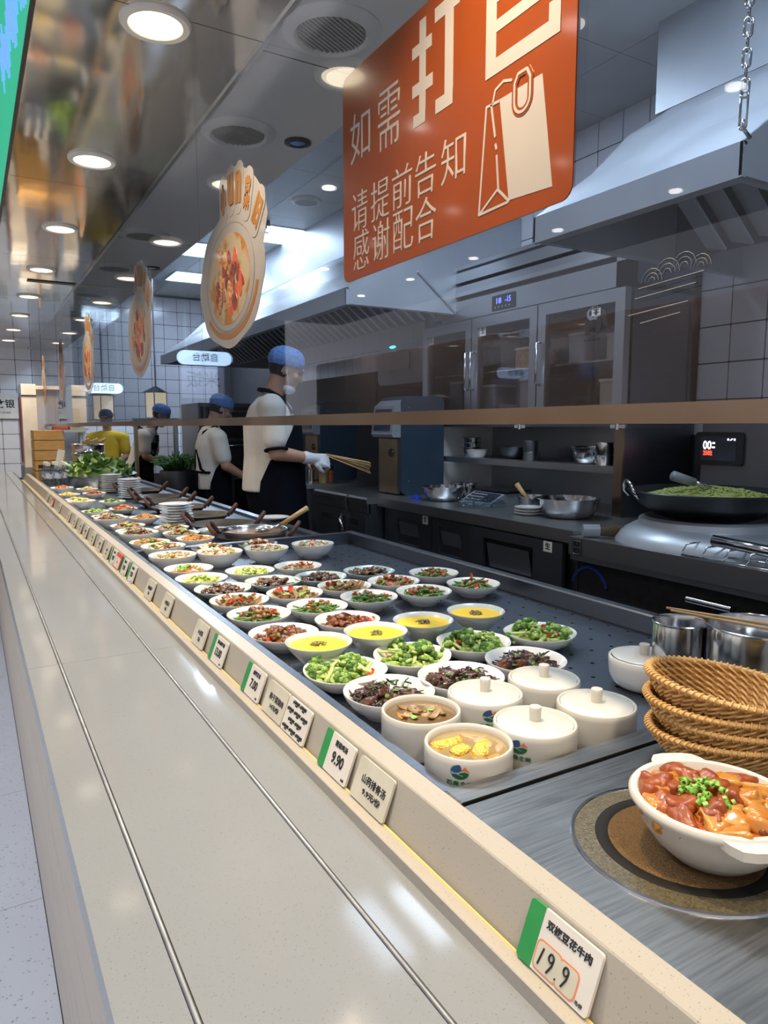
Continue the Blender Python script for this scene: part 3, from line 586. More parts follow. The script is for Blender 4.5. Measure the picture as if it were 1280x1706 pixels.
# ribbed bowls of pale noodles
for i, (x, y) in enumerate(((.57, 2.40), (.727, 2.385), (.893, 2.372), (1.075, 2.376))):
    seed += 1; t = dish(V_rib, x, y, 'deep ribbed bowl of pale steamed food, %s in its row' % ordn[i], 'ribbed bowls', seed, 'ribbed_bowl')
    filling(t, .066, .040, .014, F_rice, 'bed', seed=seed, rough=.6); scatter(t, P_rice, 22, .056, .045, .014, seed, .4); scatter(t, P_pale_m, 12, .05, .048, .014, seed + 1, .6); scatter(t, P_leafb, 8, .05, .050, .012, seed + 2, .5, (.6, .9)); scatter(t, P_chili, 5, .05, .050, .012, seed + 3, .6, (.5, .9))
# far rows: bowl plus one food heap each
def heap(t, R, h0, hp, mats, n, sd, kinds):
    r = random.Random(sd); mb = MB()
    for i in range(n):
        a = r.random() * 6.283; q = R * math.sqrt(r.random()); hh = h0 + hp * (1 - (q / R) ** 2) * (.6 + .5 * r.random()); k = r.choice(kinds); c = (q * math.cos(a), q * math.sin(a), hh)
        if r.random() < .5: mb.ball(c, (.009 + .008 * r.random(), .006 + .005 * r.random(), .005 + .003 * r.random()), 7, 5, k, Matrix.Rotation(r.random() * 6.3, 4, 'Z') @ Matrix.Rotation(r.uniform(-.5, .5), 4, 'X'))
        else: d = Vector((math.cos(a * 7), math.sin(a * 7), r.uniform(-.2, .3))) * .014; mb.tube([Vector(c) - d, Vector(c) + Vector((0, 0, .003)), Vector(c) + d], .0031, 5, k)
    part('food_heap', mb, mats, t, True, kind='stuff')
mixes = {'nut': ([F_brown, F_nut, F_scal, F_rice], [0, 0, 1, 1, 2, 3, 3], F_oil), 'oil': ([F_oil, F_stew, F_scal, F_rice], [0, 1, 1, 2, 3, 3], F_oil), 'dark': ([F_pork, F_brown, F_egg, F_bean], [0, 0, 1, 1, 2, 3], F_pork), 'car': ([F_carrot, F_potato, F_bean, F_brown], [0, 0, 0, 1, 2, 3], F_carrot),
         'mush': ([F_mush, F_brown, F_pork, F_scal], [0, 0, 0, 1, 2, 3], F_brown), 'yel': ([F_corn, F_rice, F_scal, F_red], [0, 0, 1, 1, 2], F_corn), 'broc': ([F_broc, F_broc2, F_stem, F_leaf], [0, 1, 1, 2, 3], F_broc2), 'red': ([F_red, F_carrot, F_rice, F_oil], [0, 1, 1, 3], F_oil)}
far = [(.586, 2.60, 'nut', 'brown stew topped with egg', 'first beyond the end bar by the ledge'), (.757, 2.585, 'oil', 'red-oil stew', 'in front of the end bar'), (.935, 2.58, 'oil', 'meat in orange oil', 'below the steel basin'),
       (.584, 2.82, 'car', 'orange shreds topped with scallion', 'just beyond the end bar by the ledge'), (.765, 2.83, 'car', 'carrot and mushroom stir-fry', 'just beyond the end bar'), (.577, 2.99, 'dark', 'dark stir-fry', 'second beyond the end bar by the ledge'), (.752, 3.0, 'mush', 'brown mushroom stir-fry', 'second beyond the end bar'),
       (.592, 3.17, 'mush', 'brown mushrooms piled high', 'third beyond the end bar by the ledge'), (.757, 3.19, 'mush', 'pale brown mushrooms', 'below the wavy plate stack'), (.60, 3.35, 'mush', 'mixed mushrooms with carrot', 'fourth beyond the end bar by the ledge'),
       (.56, 3.54, 'dark', 'dark meat strips', 'fifth beyond the end bar by the ledge'), (.73, 3.62, 'car', 'mixed vegetables with green pepper', 'next to the wavy plate stack'), (.577, 3.76, 'nut', 'brown bean stew', 'sixth beyond the end bar by the ledge'), (.55, 4.0, 'broc', 'greens and orange shreds', 'seventh beyond the end bar by the ledge'), (.714, 4.10, 'red', 'red shreds', 'in the middle of the far tray'),
       (.545, 4.45, 'yel', 'yellow noodles and greens', 'eighth beyond the end bar by the ledge'), (.724, 4.50, 'broc', 'broccoli', 'below the nearer round plate stack'), (.55, 4.72, 'yel', 'golden noodles', 'ninth beyond the end bar by the ledge'), (.545, 5.1, 'yel', 'egg and greens', 'tenth beyond the end bar by the ledge'), (.71, 5.12, 'red', 'tomato and egg', 'below the farther round plate stack'),
       (.55, 5.5, 'red', 'tomato and egg', 'nearest the water bottles'), (.715, 5.5, 'yel', 'yellow noodles', 'beyond the farther plate stack')]
for i, (x, y, mx, what, where) in enumerate(far):
    seed += 1; v = V_dish if i % 5 else V_rib
    if mx == 'red' and i == 14: v = V_cel
    t = dish(v, x, y, 'white dish of %s, %s' % (what, where) if v is not V_cel else 'pale green bowl of red shreds in the middle of the far tray', 'dishes on the far tray', seed, 'far_dish'); mt, kd, bd = mixes[mx]
    filling(t, .054, .018 if v is V_dish else .036, .010, bd, 'sauce', seed=seed, rough=.4); heap(t, .058, .029 if v is not V_rib else .048, .024, mt, 90 if i < 12 else 70, seed, kd)
seed += 1; t = dish(V_dish, .905, 3.02, 'small white dish of dark meat beside the iron pan handle', 'dishes on the far tray', seed, 'far_dish'); filling(t, .05, .018, .008, F_pork, 'sauce'); heap(t, .045, .026, .012, mixes['dark'][0], 40, seed, mixes['dark'][1])

# ------------------------------------------------------------------ soup pots
V_pot = MB().lathe([(0, .002), (.045, .002), (.047, 0), (.053, .001), (.0565, .006), (.0585, .022), (.0588, .066), (.0586, .0752), (.0575, .0772), (.0556, .0774), (.0542, .0760), (.0532, .0715), (.0520, .060), (.052, .012), (0, .008)], 56).mesh('pot', cream, 50)
V_lid = MB().lathe([(0, .066), (.050, .066), (.0510, .0715), (.0528, .0730), (.0532, .0752), (.0515, .0766), (.030, .0786), (.012, .0794), (0, .0795)], 56).mesh('lid', cream, 35)
V_knob = MB().lathe([(0, .078), (.0078, .078), (.0085, .098), (.0090, .1035), (.0080, .1055), (0, .106)], 24).mesh('lid_knob', cream, 35)
def emblem(t, ang):                                           # round mountain-and-river mark printed on the pot wall
    R = .0592; k = .0120; mb = MB(); N_ = 34; zc = .0575
    def col(u, v):
        if u * u + v * v > 1: return -1
        wv = .18 * math.sin(3.2 * u) 
        if abs(v + .05 - .5 * u * 0 - wv) < .09 or abs(v + .38 + wv * .8) < .06 and u < .35: return -1
        if v > -.05 + wv and u > .12 and v < .75 - 1.3 * abs(u - .55): return 1
        if v > -.05 + wv and u < .30 - .25 * v: return 0
        if v <= -.05 + wv: return 2 if (u > -.15 or v < -.45) else 0
        return -1
    def P(u, v): a = ang + u * k / R; return (R * math.cos(a), R * math.sin(a), zc + v * k)
    for i in range(N_):
        for j in range(N_):
            u0, v0 = -1 + 2 * i / N_, -1 + 2 * j / N_; d = 2 / N_; c = col(u0 + d / 2, v0 + d / 2)
            if c >= 0: mb.add([P(u0, v0), P(u0 + d, v0), P(u0 + d, v0 + d), P(u0, v0 + d)], [(0, 1, 2, 3)], c)
    part('emblem', mb, [logo_b, logo_o, logo_g], t)
    me = textmesh('石泉食尚', .0088, .0002); me.materials.clear(); me.materials.append(logo_g)
    for v in me.vertices: a = ang + v.co.x / R; rr = R + v.co.z * .3; v.co = Vector((rr * math.cos(a), rr * math.sin(a), .0375 + v.co.y))
    link('lettering', me, t)
def souppot(x, y, lab, grp, ang=None, lid=True):
    t = thing('soup_pot', lab, 'soup pot', (x * 1.0655, y * 1.0655, ZT), 0, grp); t.scale = (1.06, 1.06, .825); link('pot', V_pot, t)
    if lid: l = link('lid', V_lid, t); link('lid_knob', V_knob, l)
    if ang is not None: emblem(t, ang)
    return t
t = souppot(.55, .839, 'white pot of clear brown chicken soup without lid, behind the sweetcorn soup', 'open soup pots', None, False)
part('broth', MB().cyl(0, 0, .05, .066, .052, 40), F_broth, t, 40); scatter(t, P_mush, 7, .036, .0655, .002, 9, .15, (.7, 1)); scatter(t, P_leafb, 3, .03, .067, .001, 10, .1, (.6, .8)); scatter(t, P_car, 3, .036, .0665, .001, 11, .1); scatter(t, P_pale_m, 4, .03, .064, .002, 12, .2, (.8, 1.3))
t = souppot(.545, .717, 'white pot of golden sweetcorn soup without lid, nearest the corner of the tray', 'open soup pots', -2.40, False)
part('broth', MB().cyl(0, 0, .05, .066, .052, 40), F_broth2, t, 40)
kb = MB()
for i in range(9):
    for j in range(5):
        a = j * .42 - .84; kb.ball((-.018 + .0046 * i, .011 * math.sin(a), .011 * math.cos(a) - .004), .0027, 6, 4)
kb.tube([(-.021, 0, 0), (.022, 0, 0)], .0105, 12)
km = kb.mesh('corn_cob_piece', F_corn, True)
link('corn_cob_piece', km, t, (.012, -.012, .063), (.25, .1, .75)); link('corn_cob_piece', km, t, (-.018, .024, .062), (.1, .1, .1)); link('yam_block', lump(3, .017, .012, .008, 2, .1, .85, F_corn, 'yam_block'), t, (-.016, -.004, .067), (0, 0, .3)); link('yam_block', bpy.data.meshes['yam_block'], t, (-.035, -.008, .060), (0, .2, 1.3), .8)
for i, (px, py, rz) in enumerate(((.028, .012, .3), (.030, -.004, 1.2), (.018, .026, 2.0), (.034, -.022, .8))): link('rib_piece', lump(70 + i, .014, .006, .005, 2, .3, .2, F_meat, 'rib_piece'), t, (px, py, .065), (.1, 0, rz))
link('carrot_slice', sliver(3, .02, .005, .002, F_carrot, 'carrot_slice', .1), t, (.010, -.040, .0665), (0, 0, .2))
souppot(.673, .845, 'lidded white soup pot with a blue and orange emblem, behind the other emblem pot', 'lidded soup pots', -2.09)
souppot(.664, .721, 'lidded white soup pot beside the sweetcorn soup, emblem half turned away', 'lidded soup pots', -2.67)
souppot(.797, .847, 'plain lidded white soup pot in the second row, next to the braised pork', 'lidded soup pots')
souppot(.790, .726, 'plain lidded white soup pot third along the divider bar', 'lidded soup pots')
t = thing('round_pot', 'round-bodied lidded white pot standing apart beside the steel stock pots', 'soup pot', (1.105, .90, ZT)); t.scale = (1.06, 1.06, .76)
part('pot', MB().lathe([(0, .002), (.036, .002), (.038, 0), (.043, .002), (.054, .014), (.0605, .034), (.0625, .062), (.0625, .078), (.060, .0805), (.058, .079), (.0585, .05), (.05, .016), (0, .01)], 56), ceram, t, 50)
l = link('lid', V_lid, t, (0, 0, .0065), scale=(1.07, 1.07, 1)); link('lid_knob', V_knob, l)

# ------------------------------------------------------------------ stew on the hob
t = thing('stew_bowl', 'cream clay bowl of red potato and beef stew with scallions on the hob', 'dish', (.678, .452, z(-.4630)), 1.093)
part('bowl', MB().lathe([(0, .002), (.040, .002), (.042, 0), (.047, .002), (.062, .016), (.076, .036), (.0835, .054), (.0880, .0585), (.0885, .0625), (.0860, .0655), (.0795, .0650), (.0765, .060), (.068, .038), (.05, .016), (0, .012)], 72), cream, t, 50)
for sg in (1, -1): part('lug', MB().slab([(sg * x, sg * y) for x, y in ((.078, -.034), (.090, -.031), (.101, -.024), (.1045, -.012), (.1045, .012), (.101, .024), (.090, .031), (.078, .034))], .0535, .0635), cream, t)
part('red_broth', MB().cyl(0, 0, .04, .0575, .0745, 48), F_oil, t, 40)
ps = [lump(80 + i, .0165, .013, .011, 3, .22, .95, F_stew, 'stew_meat') for i in range(4)]; pp = [lump(90 + i, .022, .013, .010, 3, .22, .85, F_potato, 'potato_wedge') for i in range(4)]
scatter(t, ps, 21, .057, .0520, .0056, 5, .6, (.9, 1.25)); scatter(t, pp, 15, .058, .0520, .0056, 6, .4, (.8, 1.15)); scatter(t, P_nut, 16, .066, .058, .003, 7, .4, (.9, 1.3))
r = random.Random(8)
for i in range(46):
    a = r.random() * 6.3; q = .026 * math.sqrt(r.random()); link('scallion_ring', P_ring[0], t, (-.004 + q * 1.3 * math.cos(a), .012 + q * math.sin(a), .0700 + .005 * (1 - q / .026) + .003 * r.random()), (r.uniform(-1.4, 1.4), r.uniform(-1.4, 1.4), a), r.uniform(.8, 1.3))

# ------------------------------------------------------------------ rattan baskets
def basket_meshes():
    sy = .76; N_ = 44; prof = []
    for k in range(11):
        u = k / 10
        prof.append((.012 + .050 * u / .4, .0035) if u < .4 else (.062 + .043 * ((u - .4) / .6) ** .8, .0035 + .043 * ((u - .4) / .6) ** 1.25))
    coil = MB(); wrap = MB(); rim = MB()
    for k, (r_, h_) in enumerate(prof):
        P = [(r_ * math.cos(2 * PI * i / N_), r_ * sy * math.sin(2 * PI * i / N_), h_ + .0006 * math.sin(i * 3 + k)) for i in range(N_ + 1)]
        coil.tube(P, .0029, 6, 0, False)
    for k in range(2, 10):
        (r0, h0), (r1, h1) = prof[k], prof[k + 1]; n = 22 + 2 * k
        for i in range(n):
            a = 2 * PI * (i + .5 * (k % 2)) / n; b = a + .15
            for s_ in (1, -1):
                def Q(r_, h_, ang, o): return ((r_ - o * .7) * math.cos(ang), (r_ - o * .7) * sy * math.sin(ang), h_ + o)
                o = .0031 * s_
                wrap.tube([Q(r0, h0, a - .02, o * .3), Q(r0, h0, a, o), Q((r0 + r1) / 2, (h0 + h1) / 2, (a + b) / 2, o * 1.15), Q(r1, h1, b, o), Q(r1, h1, b + .02, o * .3)], .0020, 5, 0, False)
    R, hh = prof[-1]
    P = [((R + .002) * math.cos(2 * PI * i / N_), (R + .002) * sy * math.sin(2 * PI * i / N_), hh + .003) for i in range(N_ + 1)]; rim.tube(P, .0040, 8, 0, False)
    for i in range(76):
        a = 2 * PI * i / 76; c = Vector(((R + .002) * math.cos(a), (R + .002) * sy * math.sin(a), hh + .003)); e = Vector((math.cos(a), math.sin(a), 0)); tn = Vector((-math.sin(a), math.cos(a), 0))
        rim.tube([c + (e * math.cos(q) + Vector((0, 0, 1)) * math.sin(q)) * .0049 + tn * (.0035 * math.sin(q / 2)) for q in [j * 1.05 for j in range(7)]], .0015, 4, 0, False)
    base = MB().lathe([(0, .0015)] + [(r_, h_ - .0012) for r_, h_ in prof] + [(r_ - .0005, h_ + .0008) for r_, h_ in prof[::-1]] + [(0, .0042)], 44, sy=sy)
    return base.mesh('lining', rattan, True), coil.mesh('coil', rattan, True), wrap.mesh('wrapping', rattan2, True), rim.mesh('rim', rattan2, True)
bm_ = basket_meshes()
for i, (dx, dy, dz, rx, ry, rz, lab) in enumerate(((0, 0, 0, 0, 0, -.50, 'oval woven rattan basket, bottom of the stack of four'), (.004, -.004, .0200, .02, .03, -.46, 'oval woven rattan basket, second from the bottom of the stack'), (-.006, .004, .0385, .02, .05, -.52, 'oval woven rattan basket, third from the bottom of the stack'), (-.010, .006, .0615, .03, .15, -.60, 'oval woven rattan basket tilted on top of the stack'))):
    t = thing('rattan_basket', lab, 'basket', (.895 + dx, .575 + dy, z(-.4640) + dz), rz, 'rattan baskets'); t.scale = (1.06, 1.06, 1.0); t.rotation_euler = (rx, ry, rz)
    for m_, n_ in zip(bm_, ('lining', 'coil', 'wrapping', 'rim')): link(n_, m_, t, kind='stuff' if n_ == 'wrapping' else None)

# ------------------------------------------------------------------ steel pots, chopsticks
def stockpot(x, y, z0, R, h_, lab):
    t = thing('stock_pot', lab, 'pot', (x, y, z0))
    part('body', MB().lathe([(0, 0), (R * .94, 0), (R * .975, .006), (R * .98, h_ - .004), (R * 1.02, h_ - .003), (R * 1.03, h_), (R * 1.0, h_ + .001), (R * .965, h_ - .004), (R * .96, .006), (0, .004)], 56), chrome, t, 40); return t
stockpot(1.145, .853, ZT, .0505, .136, 'small straight steel pot holding up the chopsticks, beside the larger pot')
stockpot(1.185, .727, z(-.4605), .083, .112, 'larger straight steel pot at the edge of the frame behind the baskets')
for i, (a, b, lab) in enumerate((((1.131, .875), (1.215, .632), 'pale wooden chopstick lying across the steel pots, the farther one'), ((1.122, .858), (1.180, .612), 'pale wooden chopstick lying across the steel pots, the nearer one'))):
    t = tag(part('chopstick', MB().tube([(a[0], a[1], z(-.3425)), (b[0], b[1], z(-.3425))], [.0022, .0034], 8), wood, None, True), lab, 'chopstick', 'chopsticks')

# ------------------------------------------------------------------ iron pans, basin, ladle, plate stacks
pan_b = MB().lathe([(0, .002), (.150, .002), (.185, .030), (.198, .036), (.200, .039), (.197, .040), (.182, .034), (.148, .007), (0, .007)], 56).mesh('pan_body', iron, 40)
hd = MB()
for s_ in (1,): hd.tube([(.190, -.055, .034), (.212, -.052, .062), (.232, -.040, .088), (.238, 0, .096), (.232, .040, .088), (.212, .052, .062), (.190, .055, .034)], .0115, 8)
hd = hd.mesh('loop_handle', rust, True)
for i, y in enumerate((2.935, 3.36, 3.78, 4.22, 4.58, 4.93, 5.5)):
    t = thing('iron_pan', 'dark iron pan with two rusty loop handles, %s in the row' % ['nearest, under the basin', 'second', 'third', 'fourth', 'fifth', 'sixth', 'farthest'][i], 'pan', (1.05 if i < 5 else 1.09, y, ZT + .0003), -.49, 'iron pans on the far tray'); t.scale = (.82, .82, .9)
    link('pan_body', pan_b, t); link('loop_handle', hd, t, rot=(0, 0, 0)); link('loop_handle', hd, t, rot=(0, 0, PI))
t = thing('steel_basin', 'wide low polished steel basin of stew standing in the nearest iron pan', 'basin', (1.055, 2.945, z(-.500))); t.scale = (.95, .95, 1)
part('body', MB().lathe([(0, 0), (.128, 0), (.136, .006), (.150, .052), (.158, .054), (.159, .057), (.152, .057), (.146, .052), (.132, .010), (0, .005)], 56), chrome, t, 40); part('stew', MB().cyl(0, 0, .006, .042, .131, 40, r2=.143), F_brown, t, 40)
t = thing('ladle', 'ladle with a thick wooden handle leaning out of the steel basin', 'ladle', (0, 0, 0))
part('handle', MB().tube([(1.175, 2.93, z(-.430)), (1.298, 2.92, z(-.362))], [.0095, .0125], 10), wood, t, True); part('shaft', MB().tube([(1.10, 2.945, z(-.458)), (1.18, 2.93, z(-.427))], .006, 8), chrome, t, True); part('spoon', MB().ball((1.085, 2.947, z(-.448)), (.032, .026, .008)), chrome, t, True)
rd = MB().lathe([(0, .002), (.040, .002), (.042, 0), (.045, .001), (.060, .007), (.079, .0135), (.0795, .0155), (.077, .016), (.055, .010), (0, .007)], 44).mesh('round_plate', ceram, 50)
wd = MB().lathe([(0, .002), (.040, .002), (.042, 0), (.045, .001), (.060, .006), (.081, .0125), (.0815, .0145), (.078, .015), (.055, .009), (0, .007)], 54, wave=lambda a, t_: .05 * math.sin(4 * a) * (1 if .4 < t_ < .85 else .2)).mesh('wavy_plate', ceram, 50)
def ordinal(i, n): return 'top' if i == n - 1 else 'bottom' if i == 0 else '%s from the bottom' % ['', 'second', 'third', 'fourth', 'fifth', 'sixth', 'seventh', 'eighth', 'ninth'][i]
for (x, y, n, me, dz, lab, grp) in ((.925, 5.76, 9, rd, .0155, 'round white plate, %s of the farther round stack', 'farther round plate stack'), (.955, 5.20, 9, rd, .0155, 'round white plate, %s of the nearer round stack', 'nearer round plate stack'), (.875, 3.575, 9, wd, .0135, 'wavy-edged white plate, %s of the stack before the pans', 'wavy plate stack')):
    for i in range(n): tag(link('plate', me, None, (x + .002 * math.sin(i * 2), y, ZT + dz * i), (0, 0, .35 * i if me is wd else 0)), lab % ordinal(i, n), 'plate', grp)
tag(link('plate', rd, None, (1.345, 3.45, z(-.4775))), 'single white plate lying on the back edge of the deck behind the basin', 'plate')
t = thing('serving_spoon', 'pale wooden spoon handle sticking up behind the round plate stacks', 'spoon', (0, 0, 0)); part('handle', MB().tube([(1.03, 5.50, z(-.49)), (1.07, 5.45, z(-.375))], [.012, .016], 8), wood, t, True)

# vegetables basin, steamer tins, bottles, bamboo crate, far end of the counter
t = thing('vegetable_basin', 'wide low steel basin heaped with raw green lettuce', 'basin', (.95, 6.5, ZT)); t.scale = (1.06, 1.06, 1.06)
part('body', MB().lathe([(0, 0), (.225, 0), (.232, .006), (.245, .082), (.252, .086), (.246, .087), (.238, .08), (.222, .010), (0, .005)], 48), chrome, t, 40)
r = random.Random(3); lm = [sliver(i + 70, .15, .026, .002, F_leaf, 'lettuce_leaf', .5) for i in range(4)]
part('leaf_heap', MB().lathe([(.236, .076), (.20, .12), (.12, .165), (0, .18)], 20), F_leaf, t, True)
for i in range(90):
    a = r.random() * 6.3; q = .235 * math.sqrt(r.random()); h_ = .095 + .115 * (1 - (q / .235) ** 2) * (.7 + .4 * r.random())
    if q * math.cos(a) < 0: h_ += .02
    link('lettuce_leaf', r.choice(lm), t, (q * math.cos(a), q * math.sin(a), h_), (r.uniform(-.6, .6), r.uniform(-.5, .5), r.random() * 6.3), r.uniform(.6, 1.0))
for i in range(2):
    t = thing('steamer_tin', ['lower round steel steamer tin behind the lettuce', 'upper round steel steamer tin filled with rolled sticks'][i], 'tin', (.985, 7.35, z(-.33 + .085 * i)), 0, 'steamer tins')
    part('wall', MB().lathe([(0, 0), (.135, 0), (.148, .004), (.150, .012), (.145, .020), (.150, .074), (.156, .078), (.15, .082), (.145, .078), (.14, .01), (0, .008)], 40), chrome, t, 40)
    if i == 1:
        for k in range(9): part('stick', MB().tube([(-.03 + .012 * k, .02, .03), (-.05 + .026 * k, -.02, .115 + .01 * (k % 3))], .011, 7), wood, t, True)
tag(part('stand', MB().box(.81, 1.16, 7.18, 7.52, z(-.36), z(-.332)).box(.82, .84, 7.20, 7.22, ZT, z(-.36)).box(1.13, 1.15, 7.20, 7.22, ZT, z(-.36)).box(.82, .84, 7.48, 7.5, ZT, z(-.36)).box(1.13, 1.15, 7.48, 7.5, ZT, z(-.36)), steel, None), 'small steel stand carrying the steamer tins', 'stand')
cr = thing('bamboo_crate', 'pale bamboo slatted crate at the far end of the counter', 'crate', (0, 0, 0))
part('core', bx(.535, .775, 7.44, 7.80, ZT, z(-.045)), bamboo, cr)
for i in range(5):
    q = -.505 + .0955 * i; part('slat', bx(.525, .785, 7.42, 7.82, z(q), z(q + .088)), bamboo, cr)
bt = MB().lathe([(0, 0), (.030, 0), (.033, .006), (.033, .05), (.031, .055), (.033, .06), (.033, .125), (.026, .155), (.014, .17), (.014, .178), (0, .178)], 20).mesh('bottle_body', clearpl, 40); bl = MB().lathe([(.0336, .065), (.0336, .115)], 20).mesh('label_band', mat('bottle_label', (.60, .63, .72), .5, 0, (.08, .12, .35), 30, lo=.58, hi=.6)); bc = MB().cyl(0, 0, .172, .198, .017, 16).mesh('bottle_cap', white_p, 40)
for i in range(9):
    x, y = .565 + .070 * (i % 3), 6.62 + .13 * (i // 3)
    t = thing('water_bottle', 'clear water bottle with white cap, %s bottle of the %s row by the bamboo crate' % (['left', 'middle', 'right'][i % 3], ['front', 'middle', 'back'][i // 3]), 'bottle', (x, y, ZT), 0, 'water bottles'); link('bottle_body', bt, t); link('label_band', bl, t); link('bottle_cap', bc, t)
for i in range(4):
    t = thing('condiment_jar', 'black-capped small jar behind the water bottles, number %s from the ledge' % ['one', 'two', 'three', 'four'][i], 'jar', (.56 + .05 * i, 7.30, ZT), 0, 'small jars'); part('glass', MB().cyl(0, 0, 0, .12, .02, 14), clearpl, t, 40); part('cap', MB().cyl(0, 0, .12, .15, .021, 14), black, t, 40)
t = thing('notice_card', 'tilted pale pink card standing up behind the water bottles', 'card', (.66, 7.12, ZT)); part('card', MB().box(-.03, .03, -.002, .002, .12, .30, 0, Matrix.Rotation(.22, 4, 'Y')), tagwhite, t); part('stem', MB().tube([(-.012, 0, 0), (.03, 0, .13)], .004, 6), chrome, t); 
t = thing('drinks_machine', 'tall white cabinet with orange and blue stripes at the counter end', 'machine', (0, 0, 0))
part('housing', MB().box(.468, .60, 7.9, 8.4, 0, z(.42)), white_p, t); part('base', bx(.463, .61, 7.895, 8.42, z(-.52), z(-.40)), greybody, t)
part('orange_stripe', bx(.461, .468, 7.95, 8.08, z(-.36), z(.30)), mat('stripe_orange', (.55, .20, .10), .4), t); part('blue_stripe', bx(.461, .468, 8.10, 8.16, z(-.36), z(.34)), mat('stripe_blue', (.10, .12, .62), .4), t); part('brown_stripe', bx(.461, .468, 8.2, 8.34, z(-.36), z(.30)), mat('stripe_brown', (.40, .16, .10), .4), t)
part('seam', MB().box(.466, .602, 7.896, 7.9, z(.30), z(.312)), black, t)
t = thing('cashier_sign', 'white hanging sheet lettered for the cashier by the far tiled wall', 'sign', M=frame((.395, YE - .04, z(.28)), (1, 0, 0), (0, 0, 1))); part('sheet', MB().slab(rrect(-.24, .24, -.17, .17, .004), -.002, .002), white_p, t); text('收银', .12, ink, t, .05, .02, .003, .002); text('CASHIER', .035, ink, t, .05, -.09, .003)
t = thing('white_cupboard', 'tall white cupboard behind the glass at the far end', 'cupboard', (0, 0, 0)); part('carcass', bx(.62, 1.13, 9.0, 9.5, 0, z(.42)), mat('cupboard_white', (.50, .50, .55), .5), t); part('top_board', bx(.60, 1.15, 8.98, 9.52, z(.42), z(.46)), white_p, t); part('door_gap', bx(.87, .878, 8.994, 9.0, .1, z(.40)), black, t)
t = thing('menu_stand', 'small printed menu stand with photos behind the glass', 'menu', (1.03, 8.45, 0)); part('post', MB().cyl(0, 0, 0, z(-.06), .02, 12), steel, t); part('panel', bx(-.07, .07, -.01, .01, z(-.06), z(.25)), tagold, t); part('photo', MB().box(-.05, .03, -.014, -.0101, z(0), z(.20)), F_brown, t)
for i, (x, y, h_) in enumerate(((.90, 8.70, .0), (1.06, 8.82, -.0))):
    t = thing('red_cap', ['red peaked cap on the far shelf, nearer the counter end', 'red peaked cap on the far shelf, beside the menu stand'][i], 'cap', (x - .02, y, z(-.035)), .4 * i, 'red caps'); part('crown', MB().lathe([(0, .085), (.05, .075), (.08, .04), (.085, 0), (0, 0)], 20), mat('cap_red', (.55, .10, .07), .7) if i == 0 else MATS['cap_red'], t, True); part('peak', MB().slab([(.07, -.06), (.15, -.045), (.165, 0), (.15, .045), (.07, .06)], .004, .012), MATS['cap_red'], t)
tag(part('far_shelf', MB().box(.79, 1.14, 8.58, 8.92, z(-.06), z(-.036)).box(.80, .83, 8.60, 8.63, 0, z(-.06)).box(1.10, 1.13, 8.60, 8.63, 0, z(-.06)).box(.80, .83, 8.88, 8.91, 0, z(-.06)).box(1.10, 1.13, 8.88, 8.91, 0, z(-.06)), white_p, None), 'white shelf stand at the far end carrying two red caps', 'shelf')

# signs hanging over the customers' aisle: seen only mirrored in the glass
for i, (x, y, h_, w_, hh, tx) in enumerate(((-.80, 8.0, .76, .60, .15, '自助台'), (-.18, 11.0 - .1, .545, .50, .14, '自助台'))):
    t = thing('pill_light_sign', ['glowing pale blue pill-shaped sign, larger one, hung over the aisle', 'glowing pale blue pill-shaped sign, farther one over the aisle'][i], 'sign', M=frame((x, y, z(h_)), (1, 0, 0), (0, 0, 1)), group='pill-shaped aisle signs')
    part('light_box', MB().slab(rrect(-w_ / 2, w_ / 2, -hh / 2, hh / 2, hh / 2 - .001, 8), -.03, .03), signglow, t); text(tx, .10, ink, t, 0, 0, .031, .001); part('rod', MB().tube([(-.2, hh / 2, 0), (-.2, 1.70 - h_, 0)], .006, 6).tube([(.2, hh / 2, 0), (.2, 1.70 - h_, 0)], .006, 6), steel, t)
t = thing('rice_banner', 'pale banner lettered for rice, hung over the aisle', 'sign', M=frame((-.86, 8.3, z(.53)), (1, 0, 0), (0, 0, 1))); part('sheet', MB().slab(rrect(-.25, .25, -.20, .16, .004), -.003, .003), mat('banner_lilac', (.55, .53, .72), .6), t); text('米饭', .20, ink, t, 0, 0, .004, .002); part('cord', MB().tube([(-.2, .16, 0), (-.2, 1.17, 0)], .004, 5).tube([(.2, .16, 0), (.2, 1.17, 0)], .004, 5), steel, t)

# ------------------------------------------------------------------ orange sign and plate stickers on the glass
FX = .767 - .004
def onglass(y, h_, off=.0006): return frame((FX - off, y, z(h_)), (0, -1, 0), (0, 0, 1))
t = thing('takeaway_sign', 'large orange sign with white lettering and a paper bag picture stuck on the glass', 'sign', M=onglass(1.50, .545))
part('board', MB().slab(rrect(.010, .722, -.222, .213, .022, 6), 0, .0025), orange, t)
def gl_text(s, x0, x1, y0, y1, b): return text(s, .1, offwhite, t, (x0 + x1) / 2, (y0 + y1) / 2, .0029, b, wid=x1 - x0, hei=y1 - y0)
for s, x0, x1, y0, y1, b in (('如', .047, .134, .022, .122, -.0006), ('需', .168, .253, .010, .122, -.0006),
                          ('请', .052, .122, -.122, -.040, -.0008), ('提', .138, .212, -.120, -.042, -.0008), ('前', .224, .298, -.118, -.042, -.0008), ('告', .310, .378, -.118, -.042, -.0008), ('知', .396, .468, -.118, -.042, -.0008),
                          ('感', .058, .128, -.204, -.124, -.0008), ('谢', .144, .213, -.202, -.124, -.0008), ('配', .228, .302, -.200, -.124, -.0008), ('合', .312, .381, -.200, -.122, -.0008)): gl_text(s, x0, x1, y0, y1, b)
